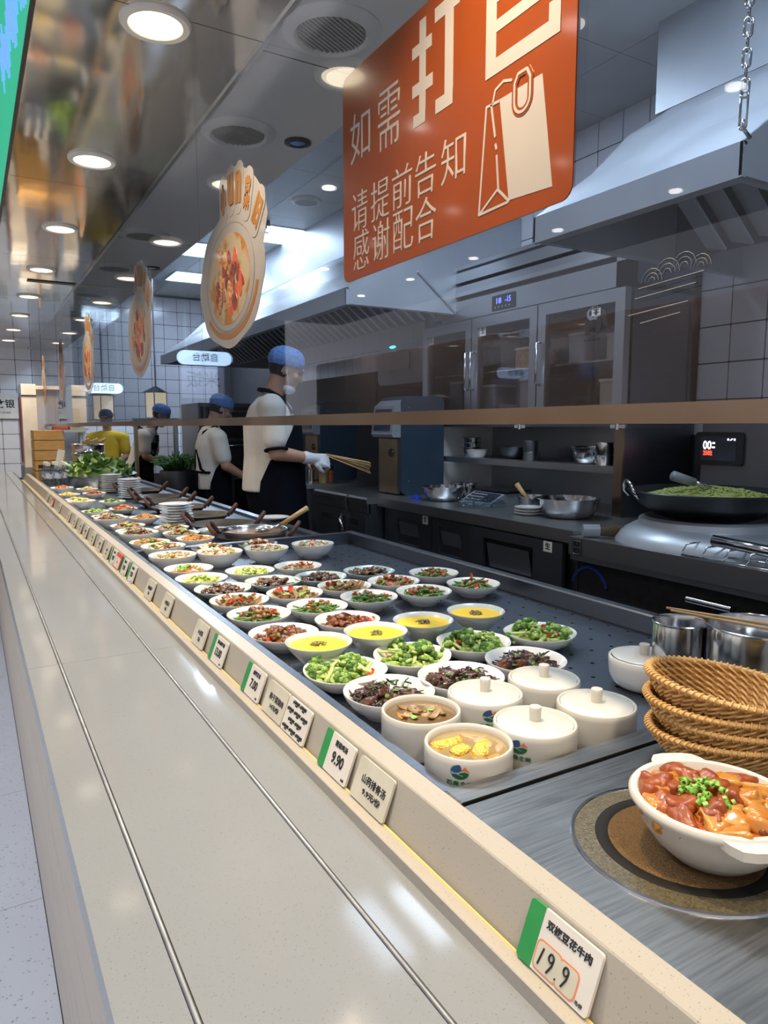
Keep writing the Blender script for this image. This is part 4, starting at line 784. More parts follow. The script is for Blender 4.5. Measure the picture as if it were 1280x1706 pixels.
for rects in (((.297, .134, .362, .155), (.322, .012, .343, .192), (.298, .066, .366, .088), (.302, .012, .343, .034), (.372, .166, .446, .190), (.404, .012, .429, .190), (.376, .012, .429, .036)),
              ((.520, .128, .544, .178), (.535, .158, .690, .180), (.666, .074, .690, .180), (.634, .074, .690, .094), (.545, .118, .642, .136), (.620, .074, .642, .136), (.545, .074, .642, .092), (.520, .012, .546, .136), (.520, .012, .690, .036), (.666, .012, .690, .060))):
    b = MB()
    for k, (xa, ya_, xb, yb_) in enumerate(rects): b.box(xa, xb, ya_, yb_, .0024, .0031 + .00002 * k)
    part('lettering', b, offwhite, t)
def stroke(mb, P, wd=.0042, q0=.0025, q1=.0033):
    for k, ((xa, ya_), (xb, yb_)) in enumerate(zip(P, P[1:])):
        dx, dy = xb - xa, yb_ - ya_; L = math.hypot(dx, dy) or 1; nx_, ny_ = -dy / L * wd / 2, dx / L * wd / 2; e = .00001 * k
        mb.slab([(xa - nx_, ya_ - ny_), (xb - nx_, yb_ - ny_), (xb + nx_, yb_ + ny_), (xa + nx_, ya_ + ny_)], q0, q1 + e); mb.cyl(xb, yb_, q0, q1 - .00001 * (k % 7 + 1), wd / 2, 10)
    return mb
part('bag_face', MB().slab([(.557, -.030), (.655, -.030), (.682, -.196), (.584, -.190)], .0024, .0030), offwhite, t)
b = MB(); stroke(b, [(.557, -.032), (.524, -.030), (.508, -.194), (.582, -.192)]); stroke(b, [(.536, -.03), (.547, -.082)]); stroke(b, [(.548, -.094), (.551, -.102)]); stroke(b, [(.552, -.112), (.558, -.168)]); stroke(b, [(.508, -.194), (.556, -.166), (.584, -.191)]); stroke(b, [(.540, -.030), (.546, -.012), (.566, -.006), (.585, -.012)])
part('bag_outline', b, offwhite, t)
P = [(.594, -.022), (.594, -.045)] + [(.612 + .018 * math.cos(a), -.05 + .018 * math.sin(a)) for a in [PI + i * PI / 8 for i in range(9)]] + [(.630, -.024), (.622, -.010), (.602, -.010), (.594, -.022)]
part('handle_gap', stroke(MB(), P, .0125, .0026, .0037), orange, t); part('bag_handle', stroke(MB(), P, .0044, .0026, .0043), offwhite, t)

platew = mat('sticker_white', (.26, .245, .24), .35, 0, (.235, .22, .215), 9, coat=.3); plateg = mat('sticker_shade', (.15, .135, .13), .4, 0, (.19, .17, .165), 9); stkor = mat('sticker_orange', (.24, .11, .025), .4, 0, (.21, .09, .02), 9)
foods = [mat('print_ribs', (.30, .07, .025), .35, 0, (.62, .36, .12), 26, (1, 3, 1), coat=.3), mat('print_skewer', (.10, .06, .05), .35, 0, (.52, .24, .07), 34, (1, 3.5, 1), coat=.3), mat('print_fish', (.36, .10, .03), .35, 0, (.60, .30, .10), 30, (1, 3, 1), coat=.3)]
pk = mat('print_dark', (.07, .02, .018), .35, 0, (.28, .05, .03), 60, coat=.3); pr_ = mat('print_red', (.42, .05, .025), .35, 0, (.50, .12, .03), 60, coat=.3)
def sticker(y, h_, sx, k, lab):
    t = thing('plate_sticker', lab, 'sticker', M=onglass(y, h_ + .03), group='plate stickers on the glass')
    def ell(a, b_, n=48, cx=0, cy=0, wob=0.): return [(cx + a * (1 + wob * math.cos(8 * i * 2 * PI / n)) * math.cos(2 * PI * i / n), cy + b_ * (1 + wob * math.cos(8 * i * 2 * PI / n)) * math.sin(2 * PI * i / n)) for i in range(n)]
    s_ = sx
    part('plate_print', MB().slab(ell(.325 * s_, .215, 64, 0, 0, .018), 0, .0014), platew, t)
    part('orange_crescent', MB().slab([(.285 * s_ * math.cos(a), .190 * math.sin(a)) for a in [PI * 1.20 + i * .060 * PI for i in range(13)]] + [(.262 * s_ * math.cos(a), .172 * math.sin(a)) for a in [PI * 1.92 - i * .060 * PI for i in range(13)]], .0014, .0019), stkor, t)
    part('plate_shade', MB().slab(ell(.245 * s_, .172), .0013, .0017), plateg, t); part('plate_well', MB().slab(ell(.235 * s_, .164, 48, .004, .003), .0016, .002), platew, t)
    part('food_print', MB().slab(ell(.205 * s_, .142), .0019, .0024), mat('print_sauce', (.28, .12, .018), .35, 0, (.33, .26, .17), 10, coat=.3, lo=.42, hi=.52) if 'print_sauce' not in MATS else MATS['print_sauce'], t)
    r = random.Random(k + 2)
    for i in range(30):
        a = r.random() * 6.3; q = math.sqrt(r.random()); cx, cy = .145 * s_ * q * math.cos(a), .100 * q * math.sin(a)
        P = []; ln = r.uniform(.022, .055); wd = r.uniform(.014, .032) * s_; an = r.uniform(1.1, 2.0)
        for j in range(8):
            b_ = j * PI / 4; u, v = ln * math.cos(b_) * r.uniform(.7, 1.1), wd * math.sin(b_) * r.uniform(.7, 1.1); P.append((cx + u * math.cos(an) - v * math.sin(an), cy + u * math.sin(an) * .9 + v * math.cos(an)))
        part('printed_morsel', MB().slab(P, .0023, .0027 + .00005 * i), [pk, pr_, foods[k], foods[(k + 1) % 3], pk][i % 5], t)
    # fan of rounded tabs with lettering over the plate's upper right
    part('fan_base', MB().slab([(x * s_, y) for x, y in ((-.070, .12), (-.077, .305), (-.05, .322), (.03, .332), (.11, .322), (.19, .288), (.26, .245), (.33, .185), (.355, .12), (.30, .02), (.1, .0))], .0002, .0012), platew, t)
    for i, (cx, cy, ang, ch_) in enumerate(((-.035, .262, 5, '小'), (.042, .272, 0, 'u'), (.118, .262, -9, 'n'), (.198, .222, -22, '菜'), (.282, .150, -46, '旧'))):
        M_ = Matrix.Translation((cx * s_, cy, 0)) @ Matrix.Rotation(math.radians(ang), 4, 'Z')
        part('letter_tab', MB().slab(rrect(-.041 * s_, .041 * s_, -.085, .068, .038 * s_, 5), .0004 + .00025 * i, .0018 + .00025 * i, 0, M_), platew, t)
        o = text(ch_, .10, stkor, t, 0, 0, 0, .006, wid=.056 * s_, hei=.095); o.matrix_local = M_ @ Matrix.Translation((0, -.006, .0034)); o.name = 'lettering'
sticker(2.315, .445, 1.0, 0, 'largest, nearest oval plate sticker, red meat and lettered tabs, on the glass')
sticker(3.73, .43, .86, 1, 'plate sticker second along the glass, with long dark skewers')
sticker(5.50, .42, .86, 2, 'plate sticker third along the glass, orange-brown food')
sticker(7.18, .42, .80, 1, 'plate sticker fourth along the glass, small and edge-on')
sticker(8.9, .42, .80, 0, 'plate sticker farthest along the glass')
t = thing('cloud_sticker', 'faint white cloud line pattern stuck on the glass in front of the wok hood', 'sticker', M=onglass(.66, .165)); b = MB()
for cx, cy, R in ((.025, .018, .016), (.048, .024, .018), (.072, .028, .017), (.095, .024, .014)):
    for k in (1, .66, .33): b.tube([(cx + R * k * math.cos(a), cy + R * k * math.sin(a), .0008) for a in [i * PI / 8 for i in range(9)]], .0005, 4)
for y0, x0, x1 in ((.012, .005, .10), (.0, .0, .09), (-.020, -.01, .08), (-.032, .01, .07)): b.tube([(x0, y0, .0008), (x1, y0 + .006, .0008)], .0008, 4)
part('cloud_lines', b, mat('cloud_print', (.13, .135, .16), .5), t)

# ------------------------------------------------------------------ cooking range, hood, wok
t = thing('wok_range', 'stainless steel wok range with dark recessed front and blue flame window', 'range', (0, 0, 0))
part('carcass', MB().box(2.45, 3.36, .6, 2.385, .02, z(-.54)), dark_steel, t)
part('top', MB().box(2.38, 3.36, .6, 2.39, z(-.54), z(-.505)), steel, t); part('front_apron', MB().prism([(2.378, z(-.503)), (2.378, z(-.585)), (2.392, z(-.585)), (2.392, z(-.612)), (2.404, z(-.612)), (2.45, z(-.612)), (2.45, z(-.503))], .6, 2.388), steel, t)
part('lower_panel', bx(2.40, 2.46, .6, 2.385, z(-1.05), z(-.77)), dark_steel, t); part('dark_recess', bx(2.43, 2.452, .62, 2.37, z(-.77), z(-.612)), black, t)
b = MB(); b.tube([(2.426, 2.30 + .11 * math.cos(a), z(-.77) + .13 * math.sin(a)) for a in [i * PI / 16 for i in range(2, 15)]], .008, 6); part('flame_arc', b, flame, t)
part('pull_handle', MB().tube([(2.395, 1.57, z(-.67)), (2.395, 1.76, z(-.67))], .014, 10).box(2.39, 2.45, 1.575, 1.59, z(-.68), z(-.66)).box(2.39, 2.45, 1.74, 1.755, z(-.68), z(-.66)), chrome, t, 40)
m_ = frame((2.3775, 2.335, z(-.548)), (0, -1, 0), (0, 0, 1)); o = link('maker_plate', MB().slab(rrect(-.028, .028, -.035, .035, .006), 0, .002).mesh('maker_plate', black), t, M=m_); part('plate_border', MB().tube([(x, y, .0022) for x, y in rrect(-.022, .022, -.030, .030, .006) + [(.022, .024)]], .001, 4), steel, o); text('TIANLONG', .010, steel, o, 0, 0, .0022, .0003, wid=.038, hei=.009); text('火', .012, steel, o, 0, .019, .0022); text('火', .012, steel, o, 0, -.019, .0022)
part('backsplash', bx(3.32, 3.36, .6, 2.40, z(-.505), z(.016)), dark_steel, t); 
dm = thing('temperature_display', 'black digital timer panel with white and red digits on the range backsplash', 'display', M=frame((3.319, 2.295, z(-.112)), (0, -1, 0), (0, 0, 1)))
part('bezel', MB().slab(rrect(-.135, .135, -.085, .085, .02), 0, .012), black, dm); part('screen', MB().slab(rrect(-.100, .100, -.060, .062, .004), .012, .014), screenm, dm)
text('00', .06, ledwhite, dm, -.062, .018, .0145, .001, wid=.048, hei=.044); text('=', .05, ledwhite, dm, -.026, .018, .0145, wid=.016, hei=.03); text('2502', .03, ledred, dm, -.058, -.022, .0145, .001, wid=.052, hei=.024); text('1/1', .02, ledwhite, dm, .072, .048, .0145, .001, wid=.044, hei=.010)
t = thing('burner_ring', 'wide domed steel burner ring under the wok', 'burner', (2.78, 1.96, z(-.505)))
part('dome', MB().lathe([(.385, 0), (.385, .01), (.36, .045), (.31, .075), (.29, .08), (.285, .105), (.262, .115), (.25, .09), (.25, 0)], 64), hood_steel, t, 40)
t = thing('wok', 'big black wok with two wire handles on the burner', 'wok', (2.78, 1.96, z(-.41)))
part('body', MB().lathe([(0, .0), (.14, .004), (.22, .03), (.29, .075), (.335, .128), (.340, .132), (.336, .136), (.328, .132), (.28, .075), (.21, .036), (.12, .014), (0, .010)], 64), mat('wok_black', (.018, .018, .020), .35, .4, (.03, .03, .032), 14), t, 40)
for a in (2.55, -.45): part('wire_handle', MB().tube([Matrix.Rotation(a, 3, 'Z') @ Vector(p) for p in ((.322, -.075, .105), (.345, -.078, .130), (.352, -.055, .165), (.355, 0, .178), (.352, .055, .165), (.345, .078, .130), (.322, .075, .105))], .0075, 8), chrome, t, True)
t = thing('shredded_cabbage', 'pale green shredded cabbage heaped in the wok', 'vegetable', (2.78, 1.96, z(-.41))); t['kind'] = 'stuff'
mb = MB().lathe([(.27, .085), (.20, .125), (.10, .138), (0, .142)], 24); r = random.Random(5)
for i in range(420):
    a = r.random() * 6.3; q = .26 * math.sqrt(r.random()); h_ = .098 + .045 * (1 - (q / .27) ** 2); d = Vector((math.cos(a * 5), math.sin(a * 5), r.uniform(-.2, .4))) * r.uniform(.015, .03); c = Vector((q * math.cos(a), q * math.sin(a), h_)); mb.tube([c - d, c + Vector((0, 0, .008)), c + d], .0035, 4)
part('shreds', mb, F_cab, t, True, kind='stuff')
t = thing('spatula', 'steel-handled spatula resting in the wok', 'spatula', (0, 0, 0)); part('handle', MB().tube([(2.55, 1.97, z(-.205)), (2.66, 1.95, z(-.235))], [.022, .018], 10), greybody, t, True); part('shaft', MB().tube([(2.66, 1.95, z(-.235)), (2.78, 1.93, z(-.275))], .012, 8), chrome, t, True)
t = thing('ladle_rest', 'thick steel tube handle of a ladle lying over a wire rack on the range edge', 'ladle', (0, 0, 0)); part('tube_handle', MB().tube([(2.405, 1.67, z(-.425)), (2.47, 1.30, z(-.455))], .021, 14), chrome, t, True)
t = thing('wire_rack', 'small wire rack on the range front edge', 'rack', (0, 0, 0)); b = MB()
for k in range(7): y = 1.80 - .09 * k; b.tube([(2.40, y, z(-.50)), (2.40, y - .02, z(-.455)), (2.52, y - .02, z(-.455)), (2.52, y, z(-.50))], .004, 5)
b.tube([(2.40, 1.80, z(-.50)), (2.40, 1.24, z(-.50))], .004, 5).tube([(2.52, 1.80, z(-.50)), (2.52, 1.24, z(-.50))], .004, 5); part('wires', b, chrome, t, True)
t = thing('scrub_brush', 'grey-capped bundle brush lying on the range corner', 'brush', (0, 0, 0)); part('grip', MB().tube([(2.41, 2.335, z(-.473)), (2.47, 2.29, z(-.473))], .03, 14), greybody, t, 40); part('bristles', MB().tube([(2.47, 2.29, z(-.475)), (2.62, 2.20, z(-.476))], [.022, .028], 10), mat('bristle', (.12, .07, .04), .8, 0, (.07, .04, .02), 80), t, 40)

hp = [(2.145, .785), (2.145, .887), (2.47, 1.117), (2.69, 1.32), (2.99, 1.51)]
def hood(ya, yb, lab, filt):
    t = thing('exhaust_hood', lab, 'hood', (0, 0, 0))
    part('front_lip', bx(2.145, 2.165, ya, yb, z(.78), z(.888)), hood_steel, t)
    for (xa, za), (xb, zb), n_ in ((hp[1], hp[2], 'lower_slope'), (hp[2], hp[3], 'upper_slope'), (hp[3], hp[4], 'top_slope')):
        part(n_, MB().prism([(xa, z(za)), (xb, z(zb)), (xb + .012, z(zb - .012)), (xa + .012, z(za - .012))], ya, yb), hood_steel, t)
    xe = 3.59 if filt else 2.98
    for y in (ya, yb - .012): part('end_plate', MB().prism([(x, z(q)) for x, q in hp] + ([(3.59, z(1.51)), (3.59, z(.785))] if filt else [(2.99, z(.785))]), y + .0005, y + .0115), hood_steel, t)
    part('lower_trim', MB().box(2.165, 2.20, ya + .012, yb - .012, z(.78), z(.79)).box(2.2, xe, ya + .012, ya + .04, z(.78), z(.79)).box(2.2, xe, yb - .04, yb - .012, z(.78), z(.79)), hood_steel, t)
    part('riser', bx(2.985, 3.59, ya + .09, yb + .09 if yb < 3 else yb, z(1.51), z(1.938)), hood_steel, t)
    part('inner_back', bx(3.05 if filt else 2.96, 3.07 if filt else 2.975, ya + .014, yb - .014, z(.80), z(1.45)), dark_steel, t)
    n = int((yb - ya - .1) / .13)
    for i in range(n if filt else 0):
        y = yb - .26 - .13 * i; M_ = Matrix.Translation((2.86, y, z(.935))) @ Matrix.Rotation(math.radians(38), 4, 'Y') @ Matrix.Rotation(math.radians(22), 4, 'X')
        part('baffle', MB().box(-.20, .20, -.066, .066, -.006, .006, 0, M_), hood_steel, t)
    return t
hood(1.46, 2.42, 'stainless exhaust hood with slanted baffles over the wok range', True)
hood(4.18, 9.3, 'long stainless exhaust hood farther back in the kitchen', True)
t = thing('hanging_chain', 'shiny steel link chain holding up the near exhaust hood', 'chain', (2.10, 1.435, 0)); lk = MB(); lk.tube([(0, .011 * math.cos(a), (.017 if math.sin(a) > 0 else -.017) + .011 * math.sin(a)) for a in [i * PI / 6 for i in range(13)]], .0042, 6); lk = lk.mesh('chain_link', chrome, True)
for i in range(22): link('chain_link', lk, t, (0, 0, z(1.02) + .043 * i), (0, 0, PI / 2 * (i % 2) + .5))
part('hook', MB().tube([(0, .012 * math.cos(a), z(.955) + (.042 if math.sin(a) > 0 else -.042) + .012 * math.sin(a)) for a in [i * PI / 6 for i in range(13)]], .004, 6), chrome, t, True); part('eye_bolt', MB().tube([(0, 0, z(.905)), (.04, 0, z(.885))], .006, 8).tube([(0, 0, z(.90)), (0, 0, z(.93))], .005, 8), chrome, t, True)

# ------------------------------------------------------------------ upright fridge on the open shelf cabinet, worktop, drawers
t = thing('display_fridge', 'stainless fridge with three glass doors and slatted header above the worktop', 'fridge', (0, 0, 0))
ya, yb = 2.64, 4.57
part('casing', MB().box(3.04, 3.58, ya, ya + .03, z(.03), z(1.10)).box(3.04, 3.58, yb - .03, yb, z(.03), z(1.10)).box(3.52, 3.58, ya, yb, z(.03), z(1.10)).box(3.04, 3.58, ya, yb, z(1.07), z(1.10)).box(3.04, 3.58, ya, yb, z(.72), z(.75)).box(3.04, 3.58, ya, yb, z(.025), z(.05)), dark_steel, t)
part('header', MB().box(3.012, 3.05, ya, ya + .10, z(.735), z(1.10)).box(3.012, 3.05, yb - .07, yb, z(.735), z(1.10)).box(3.012, 3.05, ya, yb, z(.735), z(.865)).box(3.012, 3.05, ya, yb, z(1.075), z(1.10)), steel, t)
for k in range(2): part('louvre', MB().prism([(3.004, z(.895 + .092 * k)), (3.010, z(.965 + .092 * k)), (3.03, z(.965 + .092 * k)), (3.03, z(.895 + .092 * k))], ya + .10, yb - .07), steel, t)
part('header_back', bx(3.05, 3.06, ya, yb, z(.75), z(1.09)), black, t)
m_ = frame((3.0115, 3.66, z(.795)), (0, -1, 0), (0, 0, 1)); o = link('control_display', MB().slab(rrect(-.115, .115, -.048, .048, .008), 0, .004).mesh('control_display', black), t, M=m_); text('18', .05, ledblue, o, -.045, .012, .0045, .001, wid=.05, hei=.036); text('-15', .05, ledblue, o, .045, .012, .0045, .001, wid=.055, hei=.036); part('buttons', MB().cyl(-.08, -.028, .004, .006, .006, 8).cyl(-.045, -.028, .004, .006, .006, 8).cyl(-.01, -.028, .004, .006, .006, 8).cyl(.025, -.028, .004, .006, .006, 8).cyl(.06, -.028, .004, .006, .006, 8), greybody, o)
m_ = frame((3.0115, 4.44, z(.752)), (0, -1, 0), (0, 0, 1)); o = link('name_strip', MB().slab(rrect(-.09, .09, -.012, .012, .003), 0, .002).mesh('name_strip', black), t, M=m_); text('PANDA', .018, steel, o, -.02, 0, .0022, .0004, wid=.10, hei=.014)
for i, (a, b_, hs) in enumerate(((ya + .01, 3.305, 1), (3.315, 3.955, 1), (3.965, yb - .01, 0))):
    d = part('door', MB().box(2.985, 3.03, a, a + .065, z(.04), z(.722)).box(2.985, 3.03, b_ - .065, b_, z(.04), z(.722)).box(2.985, 3.03, a + .065, b_ - .065, z(.655), z(.722)).box(2.985, 3.03, a + .065, b_ - .065, z(.04), z(.10)), steel, t)
    part('door_glass', bx(3.0, 3.008, a + .06, b_ - .06, z(.09), z(.66)), fridgepane, d)
    hy = (b_ - .025) if hs == 1 else a + .025
    part('handle', MB().tube([(2.986, hy, z(.50)), (2.955, hy, z(.495)), (2.955, hy, z(.255)), (2.986, hy, z(.25))], .009, 8), chrome, d, True)
    m_ = frame((2.999, (2.86, 3.855, 4.47)[i], z(.632)), (0, -1, 0), (0, 0, 1)); o = part('door_label', MB().slab(rrect(-.032, .032, -.032, .032, .003), 0, .001), tagwhite, t, M=m_); text('生', .045, ink, o, 0, 0, .0012, .001)
m_ = frame((2.999, 2.87, z(.56)), (0, -1, 0), (0, 0, 1)); o = part('panda_emblem', MB().ball((-.012, .055, 0), (.048, .042, .001), 20, 6), mat('emblem_grey', (.30, .27, .27), .5), t, True, M=m_)
b = MB().ball((-.055, .098, .001), (.017, .017, .001), 14, 6).ball((.033, .098, .001), (.017, .017, .001), 14, 6).ball((-.032, .058, .0012), (.011, .015, .001), 12, 6).ball((.010, .058, .0012), (.011, .015, .001), 12, 6).ball((-.011, .038, .0012), (.006, .004, .001), 10, 6).ball((-.05, -.012, .001), (.024, .045, .001), 16, 6).ball((.03, -.010, .001), (.022, .048, .001), 16, 6).ball((.07, .02, .001), (.020, .055, .001), 16, 6, 0, Matrix.Rotation(.3, 4, 'Z')).ball((-.01, .0, .0009), (.05, .024, .001), 16, 6)
part('panda_patches', b, black, o, True); text('PANDA', .02, black, o, -.01, -.085, .001, .0004, wid=.12, hei=.014)
part('rack', MB().box(3.05, 3.50, ya + .04, yb - .04, z(.36), z(.368)), chrome, t)
for i, (y, q, hh, dd, m_) in enumerate(((2.80, .370, .13, .16, tagold), (3.10, .370, .16, .14, greybody), (3.55, .370, .12, .2, F_meat), (3.95, .05, .22, .2, greybody), (4.3, .05, .26, .14, bluebody), (2.82, .052, .20, .2, tagold), (3.5, .052, .24, .2, greybody))):
    tg = thing('food_tub', 'tub of food inside the fridge, %s' % ['upper shelf behind the emblem', 'upper shelf next to the middle door', 'upper shelf behind the middle door', 'lower shelf between the paired handles', 'lower shelf at the far door', 'lower shelf behind the emblem', 'lower shelf behind the middle door'][i], 'tub', (3.2, y, z(q)), 0, 'tubs in the fridge'); part('tub', MB().slab(rrect(-.10, .10, -dd / 2, dd / 2, .02), 0, hh), m_, tg); part('lid', MB().slab(rrect(-.105, .105, -dd / 2 - .005, dd / 2 + .005, .02), hh, hh + .015), white_p, tg)

t = thing('open_shelf_cabinet', 'open stainless shelf cabinet under the fridge with one long shelf', 'cabinet', (0, 0, 0))
part('side', bx(3.012, 3.55, ya, ya + .06, z(-.485), z(-.002)), dark_steel, t); part('front_stile', bx(3.0, 3.012, ya, ya + .06, z(-.485), z(-.002)), bronze, t); part('side', bx(3.0, 3.55, 4.36, 4.40, z(-.485), z(.02)), white_p, t); part('back', bx(3.50, 3.55, ya + .06, 4.36, z(-.485), z(.02)), steel, t); part('top', bx(3.0, 3.55, ya, 4.57, z(.0), z(.022)), dark_steel, t); part('shelf', bx(3.0, 3.50, ya + .06, 4.30, z(-.252), z(-.214)), steel, t)
for y in (ya + .03, 3.45): part('hinge', MB().box(2.985, 3.0, y - .05, y + .05, z(-.008), z(.012)).cyl(2.985, y, z(-.015), z(.018), .012, 10), chrome, t, 40)
t = thing('worktop_counter', 'stainless worktop with undercounter drawers along the kitchen wall', 'counter', (0, 0, 0))
part('worktop', MB().prism([(2.42, z(-.485)), (2.42, z(-.545)), (2.435, z(-.545)), (2.435, z(-.515)), (3.58, z(-.515)), (3.58, z(-.485))], 2.405, 4.26), steel, t); part('carcass', bx(2.475, 3.55, 2.42, 4.25, .05, z(-.545)), dark_steel, t)
for i, (a, b_, pro) in enumerate(((2.47, 3.20, .035), (3.205, 3.63, .0), (3.64, 4.14, .0))):
    x = 2.455 - pro; d = part('drawer_front', MB().box(x, x + .02, a, b_, z(-.605), z(-.555)).box(x, x + .02, a, a + .17 * (b_ - a) / .6, z(-.77), z(-.605)).box(x, x + .02, b_ - .10 * (b_ - a) / .6, b_, z(-.77), z(-.605)).box(x, x + .02, a, b_, z(-1.05), z(-.77)), dark_steel, t)
    part('pull_recess', bx(x + .03, x + .034, a + .05, b_ - .05, z(-.77), z(-.605)), black, d); part('pull_flap', MB().prism([(x + .004, z(-.63)), (x + .03, z(-.765)), (x + .034, z(-.765)), (x + .008, z(-.63))], a + .20 * (b_ - a) / .6, b_ - .12 * (b_ - a) / .6), steel, d)
    if i != 1: o = part('drawer_label', MB().slab(rrect(-.03, .03, -.026, .026, .002), 0, .001), tagwhite, t, M=frame((x - .0005, a + .10 if i == 0 else a + .07, z(-.583)), (0, -1, 0), (0, 0, 1))); text('生', .036, ink, o, 0, 0, .0012, .001)
t = thing('drawer_freezer', 'low dark steel freezer cabinet with two fronts and a hanging cable', 'cabinet', (0, 0, 0))
part('carcass', bx(2.36, 2.95, 4.27, 5.12, .04, z(-.49)), dark_steel, t); part('top', MB().prism([(2.34, z(-.53)), (2.335, z(-.50)), (2.345, z(-.485)), (2.95, z(-.485)), (2.95, z(-.53))], 4.262, 5.13), steel, t)
for a, b_ in ((4.29, 4.69), (4.71, 5.11)): d = part('front', MB().slab(rrect(a, b_, z(-1.0), z(-.60), .01), 0, .02, 0, Matrix(((0, 0, 1, 2.34), (1, 0, 0, 0), (0, 1, 0, 0), (0, 0, 0, 1)))), dark_steel, t); part('pull', bx(2.336, 2.345, a + .10, b_ - .12, z(-.69), z(-.65)), black, d)
part('upper_band', bx(2.345, 2.37, 4.27, 5.12, z(-.595), z(-.53)), dark_steel, t)
tag(part('power_cable', MB().tube([(2.345, 4.55, z(-.483)), (2.325, 4.56, z(-.52)), (2.322, 4.52, z(-.62)), (2.322, 4.55, z(-.85)), (2.322, 4.53, z(-1.2))], .008, 6), black, None, True), 'black cable hanging down the freezer front', 'cable')
tag(part('tap_lever', MB().tube([(2.33, 4.63, z(-.64)), (2.30, 4.60, z(-.67)), (2.30, 4.55, z(-.74))], [.012, .010, .013], 8), chrome, None, True), 'short chrome lever on the freezer front beside the cable', 'lever')
t = thing('prep_table', 'low steel prep table behind the freezer holding bottles and skewers', 'table', (0, 0, 0)); part('top', bx(2.28, 3.4, 5.14, 7.2, z(-.485), z(-.455)), steel, t)
for x, y in ((2.30, 5.18), (3.34, 5.18), (2.30, 7.1), (3.34, 7.1)): part('leg', bx(x, x + .04, y, y + .04, 0, z(-.485)), dark_steel, t)
part('lower_shelf', bx(2.30, 3.36, 5.18, 7.1, .25, .28), dark_steel, t)

# worktop clutter
def mbowl(name, lab, x, y, h0, R, hh, grp=None, m=chrome):
    t = thing(name, lab, 'bowl', (x, y, z(h0)), 0, grp); part('body', MB().lathe([(0, 0), (R * .62, 0), (R * .70, hh * .05), (R * .86, hh * .45), (R * .93, hh * .93), (R * 1.0, hh * .95), (R * 1.01, hh), (R * .93, hh), (R * .84, hh * .45), (R * .66, hh * .09), (0, hh * .06)], 48), m, t, 40); return t
mbowl('mixing_bowl', 'largest polished steel bowl on the worktop beside the range', 2.78, 2.80, -.485, .172, .105)
mbowl('mixing_bowl', 'polished steel bowl on the worktop in front of the blue machine', 2.70, 3.86, -.485, .150, .095)
mbowl('mixing_bowl', 'small steel bowl behind the white saucers on the worktop', 2.83, 3.14, -.485, .095, .085)
t = thing('spoon', 'wooden-handled spoon leaning in the small steel bowl', 'spoon', (0, 0, 0)); part('handle', MB().tube([(2.83, 3.14, z(-.465)), (2.79, 3.24, z(-.335))], [.010, .016], 8), wood, t, True)
for i in range(3): tag(link('saucer', rd, None, (2.66, 2.985, z(-.485) + .0155 * i)), 'white saucer, %s of the short stack before the large steel bowl' % ['bottom', 'middle', 'top'][i], 'saucer', 'saucers on the worktop')
t = thing('kitchen_scale', 'dark electronic scale with sloped keypad on the worktop', 'scale', (2.86, 3.52, z(-.485))); part('body', MB().prism([(-.16, 0), (-.16, .02), (-.05, .075), (.14, .075), (.14, 0)], -.15, .15), greybody, t); part('pan', MB().slab(rrect(-.05, .16, -.17, .17, .02), .085, .095), black, t); part('keypad', MB().slab([(-.15, -.13), (-.06, -.13), (-.06, .13), (-.15, .13)], 0, .003, 0, Matrix.Translation((0, 0, .0)) @ Matrix(((1, 0, 0, 0), (0, 1, 0, 0), (.5, 0, 1, .1005), (0, 0, 0, 1)))), screenm, t)
for i in range(6):
    for j in range(3): part('key', MB().box(-.14 + .028 * j, -.12 + .028 * j, -.02 + .024 * i, 0 + .024 * i, .0345 + .014 * j, .0375 + .014 * j), tagwhite, t)
for i, (x, y, R, hh) in enumerate(((2.99 - .12, 3.80, .05, .11), (2.90, 3.98, .05, .10))): t = thing('steel_canister', 'steel canister behind the worktop bowl, %s' % ['right one', 'left one'][i], 'canister', (x, y, z(-.485)), 0, 'worktop canisters'); part('body', MB().lathe([(0, 0), (R, 0), (R, hh), (R * 1.08, hh + .004), (R * .95, hh + .004), (R * .93, .01), (0, .008)], 32), chrome, t, 40)
t = thing('plastic_bag', 'crumpled clear plastic bag lying on the worktop', 'bag', (2.68, 3.44, z(-.485))); me = lump(31, .12, .11, .022, 4, .9, 0, clearpl, 'bag', 3.0)
zb = min(v.co.z for v in me.vertices)
for v in me.vertices: v.co.z -= zb
link('film', me, t)
t = thing('blue_marker', 'bright blue plastic clip by the worktop bowl', 'clip', (2.56, 3.99, z(-.485))); part('body', MB().slab(rrect(-.02, .03, -.035, .035, .008), 0, .018).tube([(.0, -.03, .02), (.02, .03, .022)], .008, 6), mat('clip_blue', (.02, .06, .55), .4), t)
for i in range(4): tag(link('stacked_pot', MB().lathe([(0, 0), (.062, 0), (.066, .028), (.072, .03), (.066, .033), (.06, .01), (0, .006)], 32).mesh('stacked_pot', chrome, 40), None, (3.13, 4.13, z(-.2135) + .035 * i)), 'small steel pot, %s of the stack on the open shelf' % ['bottom', 'second', 'third', 'top'][i], 'pot', 'stacked pots on the open shelf')
mbowl('rice_bowl', 'white bowl in front of the stacked pots on the open shelf', 3.06, 3.98, -.2135, .075, .055, None, ceram)
mbowl('mixing_bowl', 'wide dark bowl on the open shelf beside the white bowl', 3.2, 3.74, -.2135, .11, .08, None, dark_steel); mbowl('mixing_bowl', 'wide steel bowl at the right end of the open shelf', 3.12, 2.98, -.2135, .12, .10); mbowl('mixing_bowl', 'steel bowl half hidden at the cabinet side on the open shelf', 3.25, 2.80, -.2135, .09, .09)
